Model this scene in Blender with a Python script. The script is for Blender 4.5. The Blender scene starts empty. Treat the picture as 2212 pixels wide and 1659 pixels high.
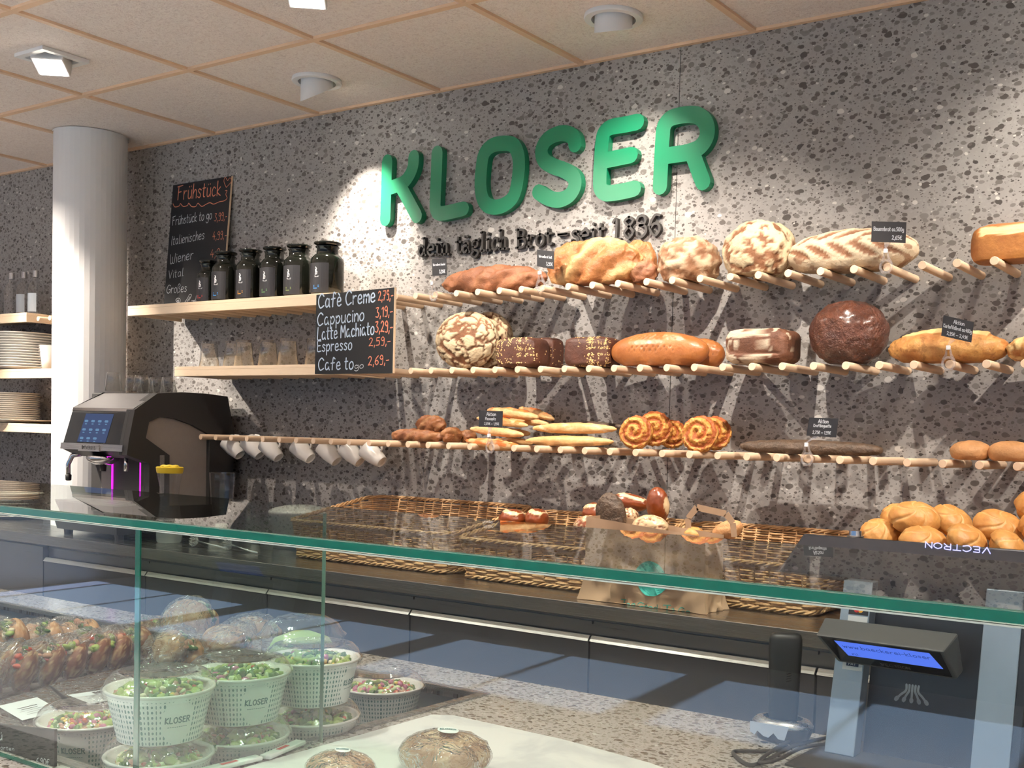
import bpy, math, random
from mathutils import Vector, Matrix, noise
random.seed(7)
scene = bpy.context.scene
COL = scene.collection
PI = math.pi
R_ = random.uniform

# ------------------------------------------------------------------ camera, world, lights, exposure
IW, IH = 2212.0, 1659.0
FPX, YAW, PITCH, ROLL = 2445.43, 0.58218, -0.045193, 0.028643
PPX, PPY = 1285.63, 1057.43
CAM = Vector((4.04272, -3.14948, 1.36411))
_cy, _sy, _cp, _sp, _cr, _sr = math.cos(YAW), math.sin(YAW), math.cos(PITCH), math.sin(PITCH), math.cos(ROLL), math.sin(ROLL)
FWD = Vector((-_sy * _cp, _cy * _cp, _sp))
_rt = Vector((_cy, _sy, 0)); _up = _rt.cross(FWD)
RGT = _rt * _cr + _up * _sr
UPV = -_rt * _sr + _up * _cr

def at(u, v, x=None, y=None, z=None):
    """point of a world plane (x, y or z fixed) that the photograph shows at pixel u, v"""
    d = RGT * ((u - PPX) / FPX) - UPV * ((v - PPY) / FPX) + FWD
    k, c = (0, x) if x is not None else (1, y) if y is not None else (2, z)
    return CAM + d * ((c - CAM[k]) / d[k])

cam_data = bpy.data.cameras.new('camera')
cam = bpy.data.objects.new('camera', cam_data); COL.objects.link(cam)
m = Matrix((RGT, UPV, -FWD)).transposed().to_4x4(); m.translation = CAM
cam.matrix_world = m
cam_data.sensor_width = 36.0
cam_data.lens = 36.0 * FPX / IW
cam_data.shift_x = -(PPX - IW / 2) / IW
cam_data.shift_y = (PPY - IH / 2) / IW
cam_data.clip_start = 0.02
scene.camera = cam

scene.view_settings.view_transform = 'Standard'
scene.view_settings.look = 'None'
scene.view_settings.gamma = 1.0
scene.view_settings.use_curve_mapping = False
scene.view_settings.exposure = 0.27
scene.cycles.transparent_max_bounces = 32
scene.cycles.max_bounces = 8
scene.cycles.caustics_reflective = False
scene.cycles.caustics_refractive = False
scene.cycles.sample_clamp_indirect = 6.0

world = bpy.data.worlds.new('world'); scene.world = world
world.use_nodes = True
world.node_tree.nodes['Background'].inputs[0].default_value = (0.33, 0.50, 1.0, 1)
world.node_tree.nodes['Background'].inputs[1].default_value = 0.7

def lamp(kind, name, loc, aim, energy, color, **kw):
    d = bpy.data.lights.new(name, kind); d.energy = energy; d.color = color
    for k, v in kw.items(): setattr(d, k, v)
    o = bpy.data.objects.new(name, d); COL.objects.link(o); o.location = loc
    o.rotation_euler = (Vector(aim) - Vector(loc)).to_track_quat('-Z', 'Y').to_euler()
    return o
WARM = (1.0, 0.89, 0.77)
WHITE = (1.0, 0.92, 0.84)
lamp('SUN', 'daylight_sun', (0, -12, 6), (0.6, -6.6, -1.4), 20.0, (0.42, 0.58, 1.0), angle=0.03)
SPOT_E = 46.0
FIX1 = [(0.9375, -0.305), (2.1875, -0.305), (3.4375, -0.305), (4.6875, -0.305)]
FIX2 = [(-0.9375, -0.92), (0.3125, -0.92), (1.5625, -0.92), (2.8125, -0.92), (4.0625, -0.92)]
E1 = {0: 2.0, 1: .68, 2: .42, 3: .38}
AIM1 = {0: (.90, 0, 1.98), 1: (2.0, -.02, 1.75), 2: (3.2, -.06, 1.5), 3: (4.6, 0, 1.6)}
for i, (x, y) in enumerate(FIX1):
    lamp('SPOT', 'wall_spot', (x, y + .02, 2.545), AIM1[i], SPOT_E * E1[i], WARM, spot_size=math.radians({0: 66}.get(i, 100)), spot_blend={0: .8}.get(i, 1.0), shadow_soft_size=0.010)
AIM2 = {0: (-.62, -.3, 1.45), 1: (.9, -.1, 1.3), 2: (1.9, -.1, 1.4), 3: (2.3, -.1, 1.25), 4: (3.4, -.1, 1.2)}
E2 = {0: 1.5, 1: 1.2, 2: 1.95, 3: 2.1, 4: 2.1}
for i, (x, y) in enumerate(FIX2):
    lamp('SPOT', 'ceiling_spot', (x, y, 2.54), AIM2[i], SPOT_E * E2[i], WARM, spot_size=math.radians(80), spot_blend=0.8, shadow_soft_size=0.010)
FIX3 = [(x, y) for y in (-2.17, -3.42, -4.67) for x in (-1.56, -.31, .94, 2.19, 3.44, 4.69)]  # unseen downlights, added to raise the ambient light in the room
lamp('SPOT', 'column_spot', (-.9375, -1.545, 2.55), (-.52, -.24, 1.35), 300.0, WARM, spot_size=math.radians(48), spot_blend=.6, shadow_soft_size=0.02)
for x, y in FIX3:
    lamp('SPOT', 'fill_downlight', (x, y, 2.56), (x, y, 0), {-2.17: 60.0, -3.42: 310.0, -4.67: 330.0}[y], WHITE, spot_size=math.radians(86), spot_blend=0.8, shadow_soft_size=0.04)

# ------------------------------------------------------------------ mesh helpers
class G:
    def __init__(s): s.v = []; s.f = []; s.mi = []; s.tone = None; s.uv = None
    def add(s, vs, fs, mi=0):
        o = len(s.v); s.v += [tuple(p) for p in vs]
        for f in fs: s.f.append(tuple(o + i for i in f)); s.mi.append(mi)
        return s
    def box(s, x0, y0, z0, x1, y1, z1, mi=0, rz=0.0):
        c = [(x0, y0, z0), (x1, y0, z0), (x1, y1, z0), (x0, y1, z0), (x0, y0, z1), (x1, y0, z1), (x1, y1, z1), (x0, y1, z1)]
        if rz:
            cx, cy = (x0 + x1) / 2, (y0 + y1) / 2; a, b = math.cos(rz), math.sin(rz)
            c = [(cx + (x - cx) * a - (y - cy) * b, cy + (x - cx) * b + (y - cy) * a, z) for x, y, z in c]
        return s.add(c, [(3, 2, 1, 0), (4, 5, 6, 7), (0, 1, 5, 4), (1, 2, 6, 5), (2, 3, 7, 6), (3, 0, 4, 7)], mi)
    def hull8(s, c, mi=0):
        return s.add(c, [(3, 2, 1, 0), (4, 5, 6, 7), (0, 1, 5, 4), (1, 2, 6, 5), (2, 3, 7, 6), (3, 0, 4, 7)], mi)
    def prism(s, poly, d, mi=0):
        """poly: list of 3d points, d: extrusion vector"""
        n = len(poly); d = Vector(d)
        a = [Vector(p) for p in poly]; b = [p + d for p in a]
        fs = [tuple(range(n)), tuple(reversed(range(n, 2 * n)))] + [(i, i + n, (i + 1) % n + n, (i + 1) % n) for i in range(n)]
        return s.add(a + b, fs, mi)
    def lathe(s, prof, n=24, c=(0, 0, 0), axis='z', mi=0, cap0=False, cap1=False):
        vs = []; c = Vector(c)
        for r, h in prof:
            for k in range(n):
                a = 2 * PI * k / n
                p = (r * math.cos(a), r * math.sin(a), h)
                if axis == 'y': p = (p[0], -h, p[1])
                if axis == 'x': p = (h, p[0], p[1])
                vs.append(c + Vector(p))
        fs = [(j * n + k, j * n + (k + 1) % n, (j + 1) * n + (k + 1) % n, (j + 1) * n + k) for j in range(len(prof) - 1) for k in range(n)]
        if cap0: fs.append(tuple(reversed(range(n))))
        if cap1: fs.append(tuple(range((len(prof) - 1) * n, len(prof) * n)))
        return s.add(vs, fs, mi)
    def tube(s, pts, r, n=6, closed=False, mi=0, caps=True):
        pts = [Vector(p) for p in pts]; N = len(pts)
        rr = r if isinstance(r, (list, tuple)) else [r] * N
        vs = []; up = Vector((0, 0, 1)); prev = None
        for i, p in enumerate(pts):
            t = (pts[(i + 1) % N] - pts[i - 1]) if closed else (pts[min(i + 1, N - 1)] - pts[max(i - 1, 0)])
            if t.length < 1e-9: t = Vector((1, 0, 0))
            t.normalize()
            a = prev if prev is not None else (up if abs(t.z) < .9 else Vector((1, 0, 0)))
            a = (a - t * a.dot(t))
            if a.length < 1e-6: a = t.orthogonal()
            a.normalize(); prev = a; b = t.cross(a)
            for k in range(n):
                th = 2 * PI * k / n
                vs.append(p + (a * math.cos(th) + b * math.sin(th)) * rr[i])
        M = N if closed else N - 1
        fs = [(i * n + k, i * n + (k + 1) % n, ((i + 1) % N) * n + (k + 1) % n, ((i + 1) % N) * n + k) for i in range(M) for k in range(n)]
        if caps and not closed:
            fs.append(tuple(reversed(range(n)))); fs.append(tuple(range((N - 1) * n, N * n)))
        return s.add(vs, fs, mi)
    def ribbon(s, pts, hw, fn, depth=None, closed=False, mi=0):
        """flat round-ended stroke in 2d mapped into space by fn(x, y, d)"""
        P = []
        for p in pts:
            if not P or (Vector(p) - P[-1]).length > 1e-6: P.append(Vector(p))
        if len(P) == 1: P.append(P[0] + Vector((hw * .1, 0)))
        N = len(P); L = []; Rr = []
        for i, p in enumerate(P):
            t = (P[(i + 1) % N] - P[i - 1]) if closed else (P[min(i + 1, N - 1)] - P[max(i - 1, 0)])
            t.normalize(); nn = Vector((-t.y, t.x))
            L.append(p + nn * hw); Rr.append(p - nn * hw)
        if closed:
            for d0 in ([0] if depth is None else [0]):
                top = [fn(q.x, q.y, 0) for q in L + Rr]
                s.add(top, [(i, N + i, N + (i + 1) % N, (i + 1) % N) for i in range(N)], mi)
            if depth:
                for ring, fl in ((L, 0), (Rr, 1)):
                    vs = [fn(q.x, q.y, 0) for q in ring] + [fn(q.x, q.y, depth) for q in ring]
                    s.add(vs, [(i, (i + 1) % N, N + (i + 1) % N, N + i) if fl else (i, N + i, N + (i + 1) % N, (i + 1) % N) for i in range(N)], mi)
            return s
        nc = 6 if depth else 3
        t1 = (P[-1] - P[-2]).normalized(); t0 = (P[0] - P[1]).normalized()
        a1 = math.atan2(t1.y, t1.x); a0 = math.atan2(t0.y, t0.x)
        cap1 = [P[-1] + Vector((math.cos(a1 + PI / 2 - PI * k / nc), math.sin(a1 + PI / 2 - PI * k / nc))) * hw for k in range(1, nc)]
        cap0 = [P[0] + Vector((math.cos(a0 + PI / 2 - PI * k / nc), math.sin(a0 + PI / 2 - PI * k / nc))) * hw for k in range(1, nc)]
        top = [fn(q.x, q.y, 0) for q in L + Rr]
        s.add(top, [(i, N + i, N + i + 1, i + 1) for i in range(N - 1)], mi)
        s.add([fn(q.x, q.y, 0) for q in [L[-1]] + cap1 + [Rr[-1]]], [tuple(reversed(range(nc + 1)))], mi)
        s.add([fn(q.x, q.y, 0) for q in [Rr[0]] + cap0 + [L[0]]], [tuple(reversed(range(nc + 1)))], mi)
        if depth:
            ring = L + cap1 + Rr[::-1] + cap0; n = len(ring)
            s.add([fn(q.x, q.y, 0) for q in ring] + [fn(q.x, q.y, depth) for q in ring], [(i, (i + 1) % n, n + (i + 1) % n, n + i) for i in range(n)], mi)
        return s
    def ball(s, c, r, seg=12, rings=8, mi=0, rot=None, sc=(1, 1, 1)):
        vs = []; c = Vector(c)
        for j in range(rings + 1):
            ph = PI * j / rings
            for k in range(seg):
                a = 2 * PI * k / seg
                p = Vector((math.sin(ph) * math.cos(a) * sc[0], math.sin(ph) * math.sin(a) * sc[1], -math.cos(ph) * sc[2])) * r
                if rot: p = rot @ p
                vs.append(c + p)
        fs = [(j * seg + k, j * seg + (k + 1) % seg, (j + 1) * seg + (k + 1) % seg, (j + 1) * seg + k) for j in range(rings) for k in range(seg)]
        return s.add(vs, fs, mi)
    def make(s, name, mats, parent=None, smooth=False, bevel=0, kind=None, loc=None, angle=None, label=None):
        me = bpy.data.meshes.new(name); me.from_pydata(s.v, [], s.f)
        if not isinstance(mats, (list, tuple)): mats = [mats]
        for mm in mats: me.materials.append(mm)
        if len(mats) > 1: me.polygons.foreach_set('material_index', s.mi)
        if s.tone is not None:
            at_ = me.attributes.new('tone', 'FLOAT', 'POINT'); at_.data.foreach_set('value', s.tone)
        if s.uv is not None:
            ul = me.uv_layers.new(name='UVMap')
            for lp in me.loops: ul.data[lp.index].uv = s.uv[lp.vertex_index]
        me.update()
        if smooth:
            me.polygons.foreach_set('use_smooth', [True] * len(me.polygons))
            if angle: me.set_sharp_from_angle(angle=math.radians(angle))
        o = bpy.data.objects.new(name, me); COL.objects.link(o)
        if parent is not None: o.parent = parent
        if loc is not None: o.location = loc
        if bevel:
            bm_ = o.modifiers.new('bevel', 'BEVEL'); bm_.width = bevel; bm_.segments = 2; bm_.limit_method = 'ANGLE'
        if kind: o['kind'] = kind
        if label: o['label'] = label
        return o

def tag(o, label, cat, group=None):
    o['label'] = label; o['category'] = cat
    if group: o['group'] = group
    return o
def thing(name, label, cat, loc=(0, 0, 0), group=None, rot=None):
    o = bpy.data.objects.new(name, None); COL.objects.link(o); o.location = loc
    if rot: o.rotation_euler = rot
    return tag(o, label, cat, group)
def copy_tree(o, parent=None):
    c = o.copy(); COL.objects.link(c)
    if parent is not None: c.parent = parent
    for ch in list(o.children): copy_tree(ch, c)
    return c

# ------------------------------------------------------------------ material helpers
class N:
    def __init__(s, name):
        s.m = bpy.data.materials.new(name); s.m.use_nodes = True; s.t = s.m.node_tree; s.t.nodes.clear()
        s.out = s.t.nodes.new('ShaderNodeOutputMaterial')
    def n(s, typ, ins=None, **kw):
        nd = s.t.nodes.new('ShaderNode' + typ)
        for k, v in kw.items(): setattr(nd, k, v)
        for k, v in (ins or {}).items():
            i = nd.inputs[k]
            if hasattr(v, 'is_output') or isinstance(v, bpy.types.NodeSocket): s.t.links.new(v, i)
            else: i.default_value = v
        return nd
    def math(s, op, a, b=0.0, c=0.0, clamp=False):
        return s.n('Math', {0: a, 1: b, 2: c}, operation=op, use_clamp=clamp).outputs[0]
    def mix(s, f, a, b):
        nd = s.n('Mix', {0: f}, data_type='RGBA')
        for i, v in ((6, a), (7, b)):
            if isinstance(v, bpy.types.NodeSocket): s.t.links.new(v, nd.inputs[i])
            else: nd.inputs[i].default_value = (*v, 1) if len(v) == 3 else v
        return nd.outputs[2]
    def ramp(s, f, stops):
        nd = s.n('ValToRGB', {0: f}); e = nd.color_ramp.elements
        while len(e) < len(stops): e.new(.5)
        for i, (p, c) in enumerate(stops):
            e[i].position = p; e[i].color = (*c, 1) if hasattr(c, '__len__') else (c, c, c, 1)
        return nd.outputs[0]
    def map(s, v, a, b, c=0.0, d=1.0):
        return s.n('MapRange', {0: v, 1: a, 2: b, 3: c, 4: d}).outputs[0]
    def coord(s, kind='Object', scale=(1, 1, 1)):
        tc = s.n('TexCoord').outputs[kind]
        return s.n('Mapping', {0: tc, 3: scale}).outputs[0]
    def noise(s, vec, scale, detail=3, rough=.5, dist=0.0, out=0):
        return s.n('TexNoise', {'Vector': vec, 'Scale': scale, 'Detail': detail, 'Roughness': rough, 'Distortion': dist}).outputs[out]
    def bump(s, h, st=.3, dist=.01):
        return s.n('Bump', {'Strength': st, 'Distance': dist, 'Height': h}).outputs[0]
    def bsdf(s, color, rough=.5, metal=0.0, normal=None, **kw):
        ins = {'Base Color': (*color, 1) if isinstance(color, (tuple, list)) and len(color) == 3 else color, 'Roughness': rough, 'Metallic': metal}
        if normal is not None: ins['Normal'] = normal
        ins.update(kw)
        b = s.n('BsdfPrincipled', ins)
        s.t.links.new(b.outputs[0], s.out.inputs[0]); return s.m
    def surf(s, sock): s.t.links.new(sock, s.out.inputs[0]); return s.m

def plain(name, color, rough=.5, metal=0.0, **kw):
    return N(name).bsdf(color, rough, metal, **kw)
def grainy(name, color, rough=.5, amt=.08, scale=40, metal=0.0, bump=.1, **kw):
    s = N(name); c = s.coord()
    f = s.noise(c, scale, 4)
    a = tuple(x * (1 - amt) for x in color); b = tuple(min(1, x * (1 + amt)) for x in color)
    return s.bsdf(s.mix(f, a, b), rough, metal, s.bump(f, bump, .002), **kw)

def terrazzo(name, plane='xz', base=(.30, .287, .275), big=24, small=56, dark=(.06, .053, .048), midc=(.20, .188, .178), rough=.45, white=.965):
    s = N(name)
    sep = s.n('SeparateXYZ', {0: s.n('TexCoord').outputs['Object']})
    a, b = (sep.outputs[0], sep.outputs[2]) if plane == 'xz' else (sep.outputs[0], sep.outputs[1])
    v = s.n('CombineXYZ', {0: a, 1: b, 2: 0.0}).outputs[0]
    wn = s.noise(v, 34, 2, out=1)
    w = s.n('VectorMath', {0: wn, 1: (.5, .5, .5)}, operation='SUBTRACT').outputs[0]
    w = s.n('VectorMath', {0: w, 3: .010}, operation='SCALE').outputs[0]
    vv = s.n('VectorMath', {0: v, 1: w}, operation='ADD').outputs[0]
    bn = s.noise(v, 9, 4, .6)
    col = s.mix(bn, tuple(x * .84 for x in base), tuple(min(1, x * 1.16) for x in base))
    hi = s.noise(v, 70, 3, .6)
    col = s.mix(s.map(hi, .52, .72, 0, .45), col, tuple(min(1, x * 1.35) for x in base))
    for sc, rmax, rot in ((small * 1.25, .24, 1.9), (big * 1.7, .31, .8), (big, .34, .0), (big * 1.35, .30, 2.4)):
        vr = s.n('Mapping', {0: vv, 2: (0, 0, rot), 3: (1.0, 1.5, 1)}).outputs[0]
        vo = s.n('TexVoronoi', {'Vector': vr, 'Scale': sc, 'Randomness': 1.0}, voronoi_dimensions='2D', feature='F1')
        cs = s.n('SeparateColor', {0: vo.outputs['Color']})
        rad = s.math('MULTIPLY', s.math('POWER', cs.outputs[0], 1.1), rmax)
        d = s.math('SUBTRACT', rad, vo.outputs['Distance'])
        mask = s.map(d, -.01, .03)
        cc = s.ramp(cs.outputs[2], [(0, dark), (.35, tuple(x * 1.9 for x in dark)), (.75, midc), (white - .01, midc), (white, (.55, .53, .5))])
        col = s.mix(mask, col, cc)
    return s.bsdf(col, rough, 0.0, **{'Specular IOR Level': .4})

def wood(name, c1, c2, scale=(3, 40, 40), rough=.5):
    s = N(name); c = s.coord('Object', scale)
    f = s.noise(c, 3, 5, .6, .6); g = s.noise(c, 14, 3, .6)
    col = s.mix(f, c1, c2); col = s.mix(s.map(g, .55, .75, 0, .35), col, tuple(x * .78 for x in c1))
    return s.bsdf(col, rough, 0.0, s.bump(g, .08, .002))

def thin_glass(name, tint=(1, 1, 1), rough=.0, ior=1.5, bump=None, haze=0.0, gloss=(1, 1, 1), boost=1.0):
    """thin clear sheet: Fresnel reflection over straight transmission"""
    s = N(name)
    nrm = None
    if bump:
        c = s.coord(); h = s.noise(c, bump[0], 3, .6, 1.0)
        nrm = s.bump(h, bump[1], bump[2])
    fr = s.n('Fresnel', {'IOR': ior} | ({'Normal': nrm} if nrm is not None else {})).outputs[0]
    if boost != 1.0: fr = s.math('MULTIPLY', fr, boost, clamp=True)
    back = s.n('NewGeometry').outputs['Backfacing']
    fr = s.math('MULTIPLY', fr, s.math('SUBTRACT', 1.0, back))
    tr = s.n('BsdfTransparent', {0: (*tint, 1)}).outputs[0]
    if haze:
        df = s.n('BsdfDiffuse', {0: (.9, .9, .92, 1)}).outputs[0]
        tr = s.n('MixShader', {0: haze, 1: tr, 2: df}).outputs[0]
    gl = s.n('BsdfGlossy', {'Color': (*gloss, 1), 'Roughness': rough} | ({'Normal': nrm} if nrm is not None else {})).outputs[0]
    return s.surf(s.n('MixShader', {0: fr, 1: tr, 2: gl}).outputs[0])

def bread_mat(name, dark, light, tone=(.8, .66, .45), rough=.55, scale=9, bump=.5, coat=0.0, fine=90, spots=0.0, bd=.009):
    s = N(name); c = s.coord()
    f = s.noise(c, scale, 5, .62, .4); g = s.noise(c, fine, 4, .65)
    col = s.ramp(f, [(.3, dark), (.68, light)])
    col = s.mix(s.map(g, .35, .7, .0, .35), col, tuple(x * .72 for x in dark))
    if spots:
        sp = s.noise(c, fine * .6, 2, .5)
        col = s.mix(s.map(sp, .58, .62, 0, spots), col, tuple(x * .5 for x in dark))
    at_ = s.n('Attribute', attribute_name='tone').outputs['Fac']
    g2 = s.noise(c, fine * .5, 3, .6)
    tcol = s.mix(g2, tuple(x * .8 for x in tone), tuple(min(1, x * 1.12) for x in tone))
    col = s.mix(s.math('MULTIPLY', at_, 1.0, clamp=True), col, tcol)
    h = s.math('ADD', s.math('MULTIPLY', f, .6), s.math('MULTIPLY', g, .4))
    return s.bsdf(col, rough, 0.0, s.bump(h, bump, bd), **{'Coat Weight': coat, 'Coat Roughness': .25, 'Subsurface Weight': .0})

def emit(name, color, strength):
    s = N(name); return s.surf(s.n('Emission', {0: (*color, 1), 1: strength}).outputs[0])

M = {}
M['wall'] = terrazzo('terrazzo_wall', 'xz', rough=.5)
M['counter_t'] = terrazzo('terrazzo_counter', 'xy', base=(.42, .39, .36), big=42, small=100, dark=(.07, .058, .045), midc=(.22, .19, .16), rough=.18)
M['oak'] = wood('light_beech', (.74, .55, .37), (.84, .67, .48), (2, 30, 30))
M['peg'] = wood('peg_beech', (.68, .49, .33), (.82, .62, .44), (60, 6, 60), .55)
M['batten'] = wood('batten_wood', (.68, .46, .30), (.76, .55, .38), (4, 4, 20), .6)
def tile_mat():
    s = N('wood_wool'); c = s.coord('Object', (1, 1, 1))
    big = s.noise(c, 3, 3); a = s.noise(c, 75, 5, .72, 1.6); b = s.noise(s.coord('Object', (1, 2.2, 1)), 130, 3, .7, 2.5)
    col = s.mix(big, (.86, .76, .70), (.92, .84, .78))
    col = s.mix(s.map(a, .36, .52), (.72, .61, .56), col)
    col = s.mix(s.map(b, .62, .70, 0, .8), col, (.40, .33, .29))
    return s.bsdf(col, .9, 0, s.bump(a, .5, .004))
M['tile'] = tile_mat()
M['white'] = plain('white_paint', (.80, .79, .78), .45)
M['plaster'] = plain('plaster', (.72, .69, .66), .8)
M['floor'] = grainy('floor_stone', (.80, .76, .72), .25, .06, 12)
M['dark_wall'] = plain('dark_wall', (.10, .09, .09), .7)
M['green'] = plain('green_lacquer', (.003, .185, .085), .42)
M['black_letter'] = plain('black_letter', (.025, .022, .02), .45)
def brushed(name, color, rough, sc=(1.2, 60, 400)):
    s = N(name); c = s.coord('Object', sc)
    f = s.noise(c, 4, 4, .6)
    return s.bsdf(s.mix(f, tuple(x * .88 for x in color), color), s.map(f, .3, .7, rough * .8, rough * 1.25), 1.0, s.bump(f, .04, .001))
M['steel'] = brushed('brushed_steel', (.52, .51, .50), .28)
M['steel_dark'] = brushed('dark_steel', (.30, .29, .29), .34)
M['steel_top'] = brushed('steel_worktop', (.50, .47, .44), .24)
M['chrome'] = plain('chrome', (.75, .75, .75), .12, 1.0)
M['black'] = plain('black_plastic', (.018, .018, .018), .42)
M['black_soft'] = plain('black_matte', (.030, .029, .028), .62)
M['black_gloss'] = plain('black_gloss', (.012, .013, .014), .08)
M['grey_panel'] = grainy('grey_panel', (.36, .32, .29), .5, .06, 60)
M['porcelain'] = plain('porcelain', (.78, .75, .70), .22)
M['porcelain_cream'] = plain('stoneware_cream', (.74, .68, .60), .3)
M['chalk_board'] = plain('board_black', (.012, .013, .015), .6, **{'Specular IOR Level': .3})
M['chalk_white'] = plain('chalk_white', (.50, .52, .55), .8)
M['chalk_blue'] = plain('chalk_pale_blue', (.50, .60, .74), .8)
M['chalk_red'] = plain('chalk_red', (.62, .20, .12), .8)
M['edge_glass'] = N('glass_edge').bsdf((.003, .085, .06), .12, 0, None, **{'Specular IOR Level': .8, 'Coat Weight': .6})
M['edge_lip'] = plain('glass_arris', (.30, .36, .32), .3)
M['sheet'] = thin_glass('sheet_glass', (.90, .97, .93), .0, 1.52)
M['sheet_front'] = thin_glass('sheet_glass_front', (.93, .985, .96), .0, 1.52, boost=1.15)
M['plastic'] = thin_glass('clear_plastic', (.95, .95, .95), .06, 1.5, haze=.035, boost=2.0, bump=(26, .35, .01))
M['bag'] = thin_glass('cellophane', (.93, .92, .92), .10, 1.5, bump=(34, 1.0, .03), haze=.05, boost=2.6)
M['tumbler'] = thin_glass('tumbler_glass', (.95, .95, .94), .03, 1.5, boost=2.3)
M['frost'] = thin_glass('frosted_tub', (.9, .9, .88), .2, 1.5, haze=.35)

# ------------------------------------------------------------------ lettering
def cr(pts, n=4, closed=False):
    P = [Vector(p) for p in pts]
    if len(P) < 3: return P
    out = []; N_ = len(P); M_ = N_ if closed else N_ - 1
    for i in range(M_):
        p0 = P[i - 1] if (i > 0 or closed) else P[0]; p1 = P[i]; p2 = P[(i + 1) % N_]
        p3 = P[(i + 2) % N_] if (closed or i + 2 < N_) else P[-1]
        for k in range(n):
            t = k / n
            out.append(.5 * ((2 * p1) + (p2 - p0) * t + (2 * p0 - 5 * p1 + 4 * p2 - p3) * t * t + (3 * p1 - p0 - 3 * p2 + p3) * t ** 3))
    if not closed: out.append(P[-1])
    return out
HAND = {
'A': '0,0 28,100 56,0|10,35 46,35', 'B': '2,0 2,98|2,98 40,92 38,58 4,52 46,44 46,6 2,0', 'C': '58,82 34,100 6,72 2,34 22,0 58,14',
'E': '48,95 8,95 8,50 8,4 50,4|8,52 40,54', 'F': '8,0 8,50 10,94|-4,92 54,99|8,52 40,56', 'G': '60,84 34,98 6,66 4,22 30,0 58,20 60,42 36,42',
'I': '14,98 6,50 10,0', 'K': '2,100 2,0|46,96 4,46 48,0', 'L': '6,100 2,50 3,3 44,3', 'M': '0,0 4,98 28,38 52,98 56,0', 'P': '2,0 4,98|0,92 40,98 44,66 6,48',
'V': '0,98 24,0|24,0 54,100', 'W': '0,98 8,6 30,4 32,66|32,66 36,6 60,4 68,100', 'O': '30,98 4,70 4,26 30,0 56,26 56,70 30,98', 'S': '50,84 26,98 6,76 26,52 50,28 28,0 2,14',
'R': '2,0 2,98|2,98 44,90 42,54 4,48|22,50 50,0', 'T': '28,0 28,97|0,97 56,97', 'N': '2,0 2,98|2,98 50,0|50,0 50,98', 'Y': '0,98 26,48|54,98 26,48|26,48 26,0', 'D': '2,0 2,98|2,98 46,84 52,40 34,2 2,0',
'a': '40,52 18,62 2,34 12,2 36,18 41,58|41,58 41,14 48,0', 'b': '2,100 2,0|2,30 24,60 42,32 24,0 2,8', 'c': '38,52 18,62 2,30 16,0 40,8', 'd': '40,46 16,60 2,28 14,0 38,18|41,100 41,0',
'e': '4,30 38,36 28,62 6,50 4,12 22,0 42,10', 'f': '44,88 26,100 18,60 14,0|0,54 38,58', 'g': '40,52 16,60 2,32 18,6 40,26|42,60 42,-18 20,-36 0,-22', 'h': '2,100 2,0|2,30 22,60 38,44 39,0',
'i': '5,58 5,0|5,80 6,84', 'k': '2,100 2,0|34,58 4,26 38,0', 'l': '6,100 4,30 8,2 18,4', 'm': '2,60 2,0|2,34 18,60 28,40 28,0|28,34 46,60 56,40 56,0', 'n': '2,60 2,0|2,32 22,60 38,42 38,0',
'o': '22,61 2,40 6,6 26,0 42,22 38,52 22,61', 'p': '2,60 2,-34|2,36 24,62 42,34 24,2 2,10', 'r': '2,60 2,0|2,32 16,56 34,56', 's': '36,52 16,61 6,46 32,20 20,0 0,8', 't': '14,92 12,10 28,2|0,62 32,64',
'u': '2,60 4,10 20,0 38,20|39,60 39,0', 'v': '0,60 18,0|18,0 36,60', 'w': '0,60 12,0|12,0 26,50|26,50 38,0|38,0 52,60', 'y': '2,60 20,8|42,60 10,-34', 'z': '2,58 38,58|38,58 2,2|2,2 40,2', 'x': '0,60 38,0|38,60 0,0', 'q': '40,52 16,60 2,32 18,6 40,26|40,60 40,-36 50,-26',
'\u00df': '2,-10 4,80 24,100 38,78 18,54 40,34 34,6 14,2', '\u00fc': '2,60 4,10 20,0 38,20|39,60 39,0|10,82 11,86|30,84 31,88', '\u00e4': '40,52 18,62 2,34 12,2 36,18 41,58|41,58 41,14 48,0|12,82 13,86|30,82 31,86', '\u00e8': '4,30 38,36 28,62 6,50 4,12 22,0 42,10|12,90 26,76',
'0': '26,98 4,70 6,20 28,0 48,30 46,76 26,98', '1': '4,74 26,98|26,98 24,0', '2': '4,80 24,98 44,78 30,42 2,4|2,4 26,8 50,2', '3': '4,92 38,94 20,58 44,34 28,2 0,8', '4': '30,98 2,36|2,36 50,38|36,60 34,0', '5': '46,96 10,94|10,94 8,56|8,56 40,54 40,10 2,4',
'6': '42,94 14,66 2,26 22,0 44,22 26,48 6,34', '7': '2,94 48,96|48,96 16,0|14,50 42,52', '8': '44,84 22,98 6,78 40,30 24,0 4,20 40,66 44,84', '9': '42,70 24,52 4,72 24,98 42,76|42,76 36,2 8,0', ',': '8,8 2,-18', '.': '4,2 5,4', '-': '2,34 34,36', '\u2013': '0,36 60,38',
'\u20ac': '50,88 28,96 8,70 8,24 28,2 50,12|0,58 36,60|0,40 34,42', '!': '4,98 4,30|4,2 5,5', '/': '0,0 36,98', ' ': ''}
def glyph(ch, font, n=4):
    d = font.get(ch, ''); out = []; w = 22
    if d:
        w = 0
        for st in d.split('|'):
            pts = [tuple(float(k) / 100 for k in p.split(',')) for p in st.split()]
            w = max(w, max(p[0] for p in pts) * 100)
            out.append([tuple(p) for p in cr(pts, n)])
    return out, w / 100
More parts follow.
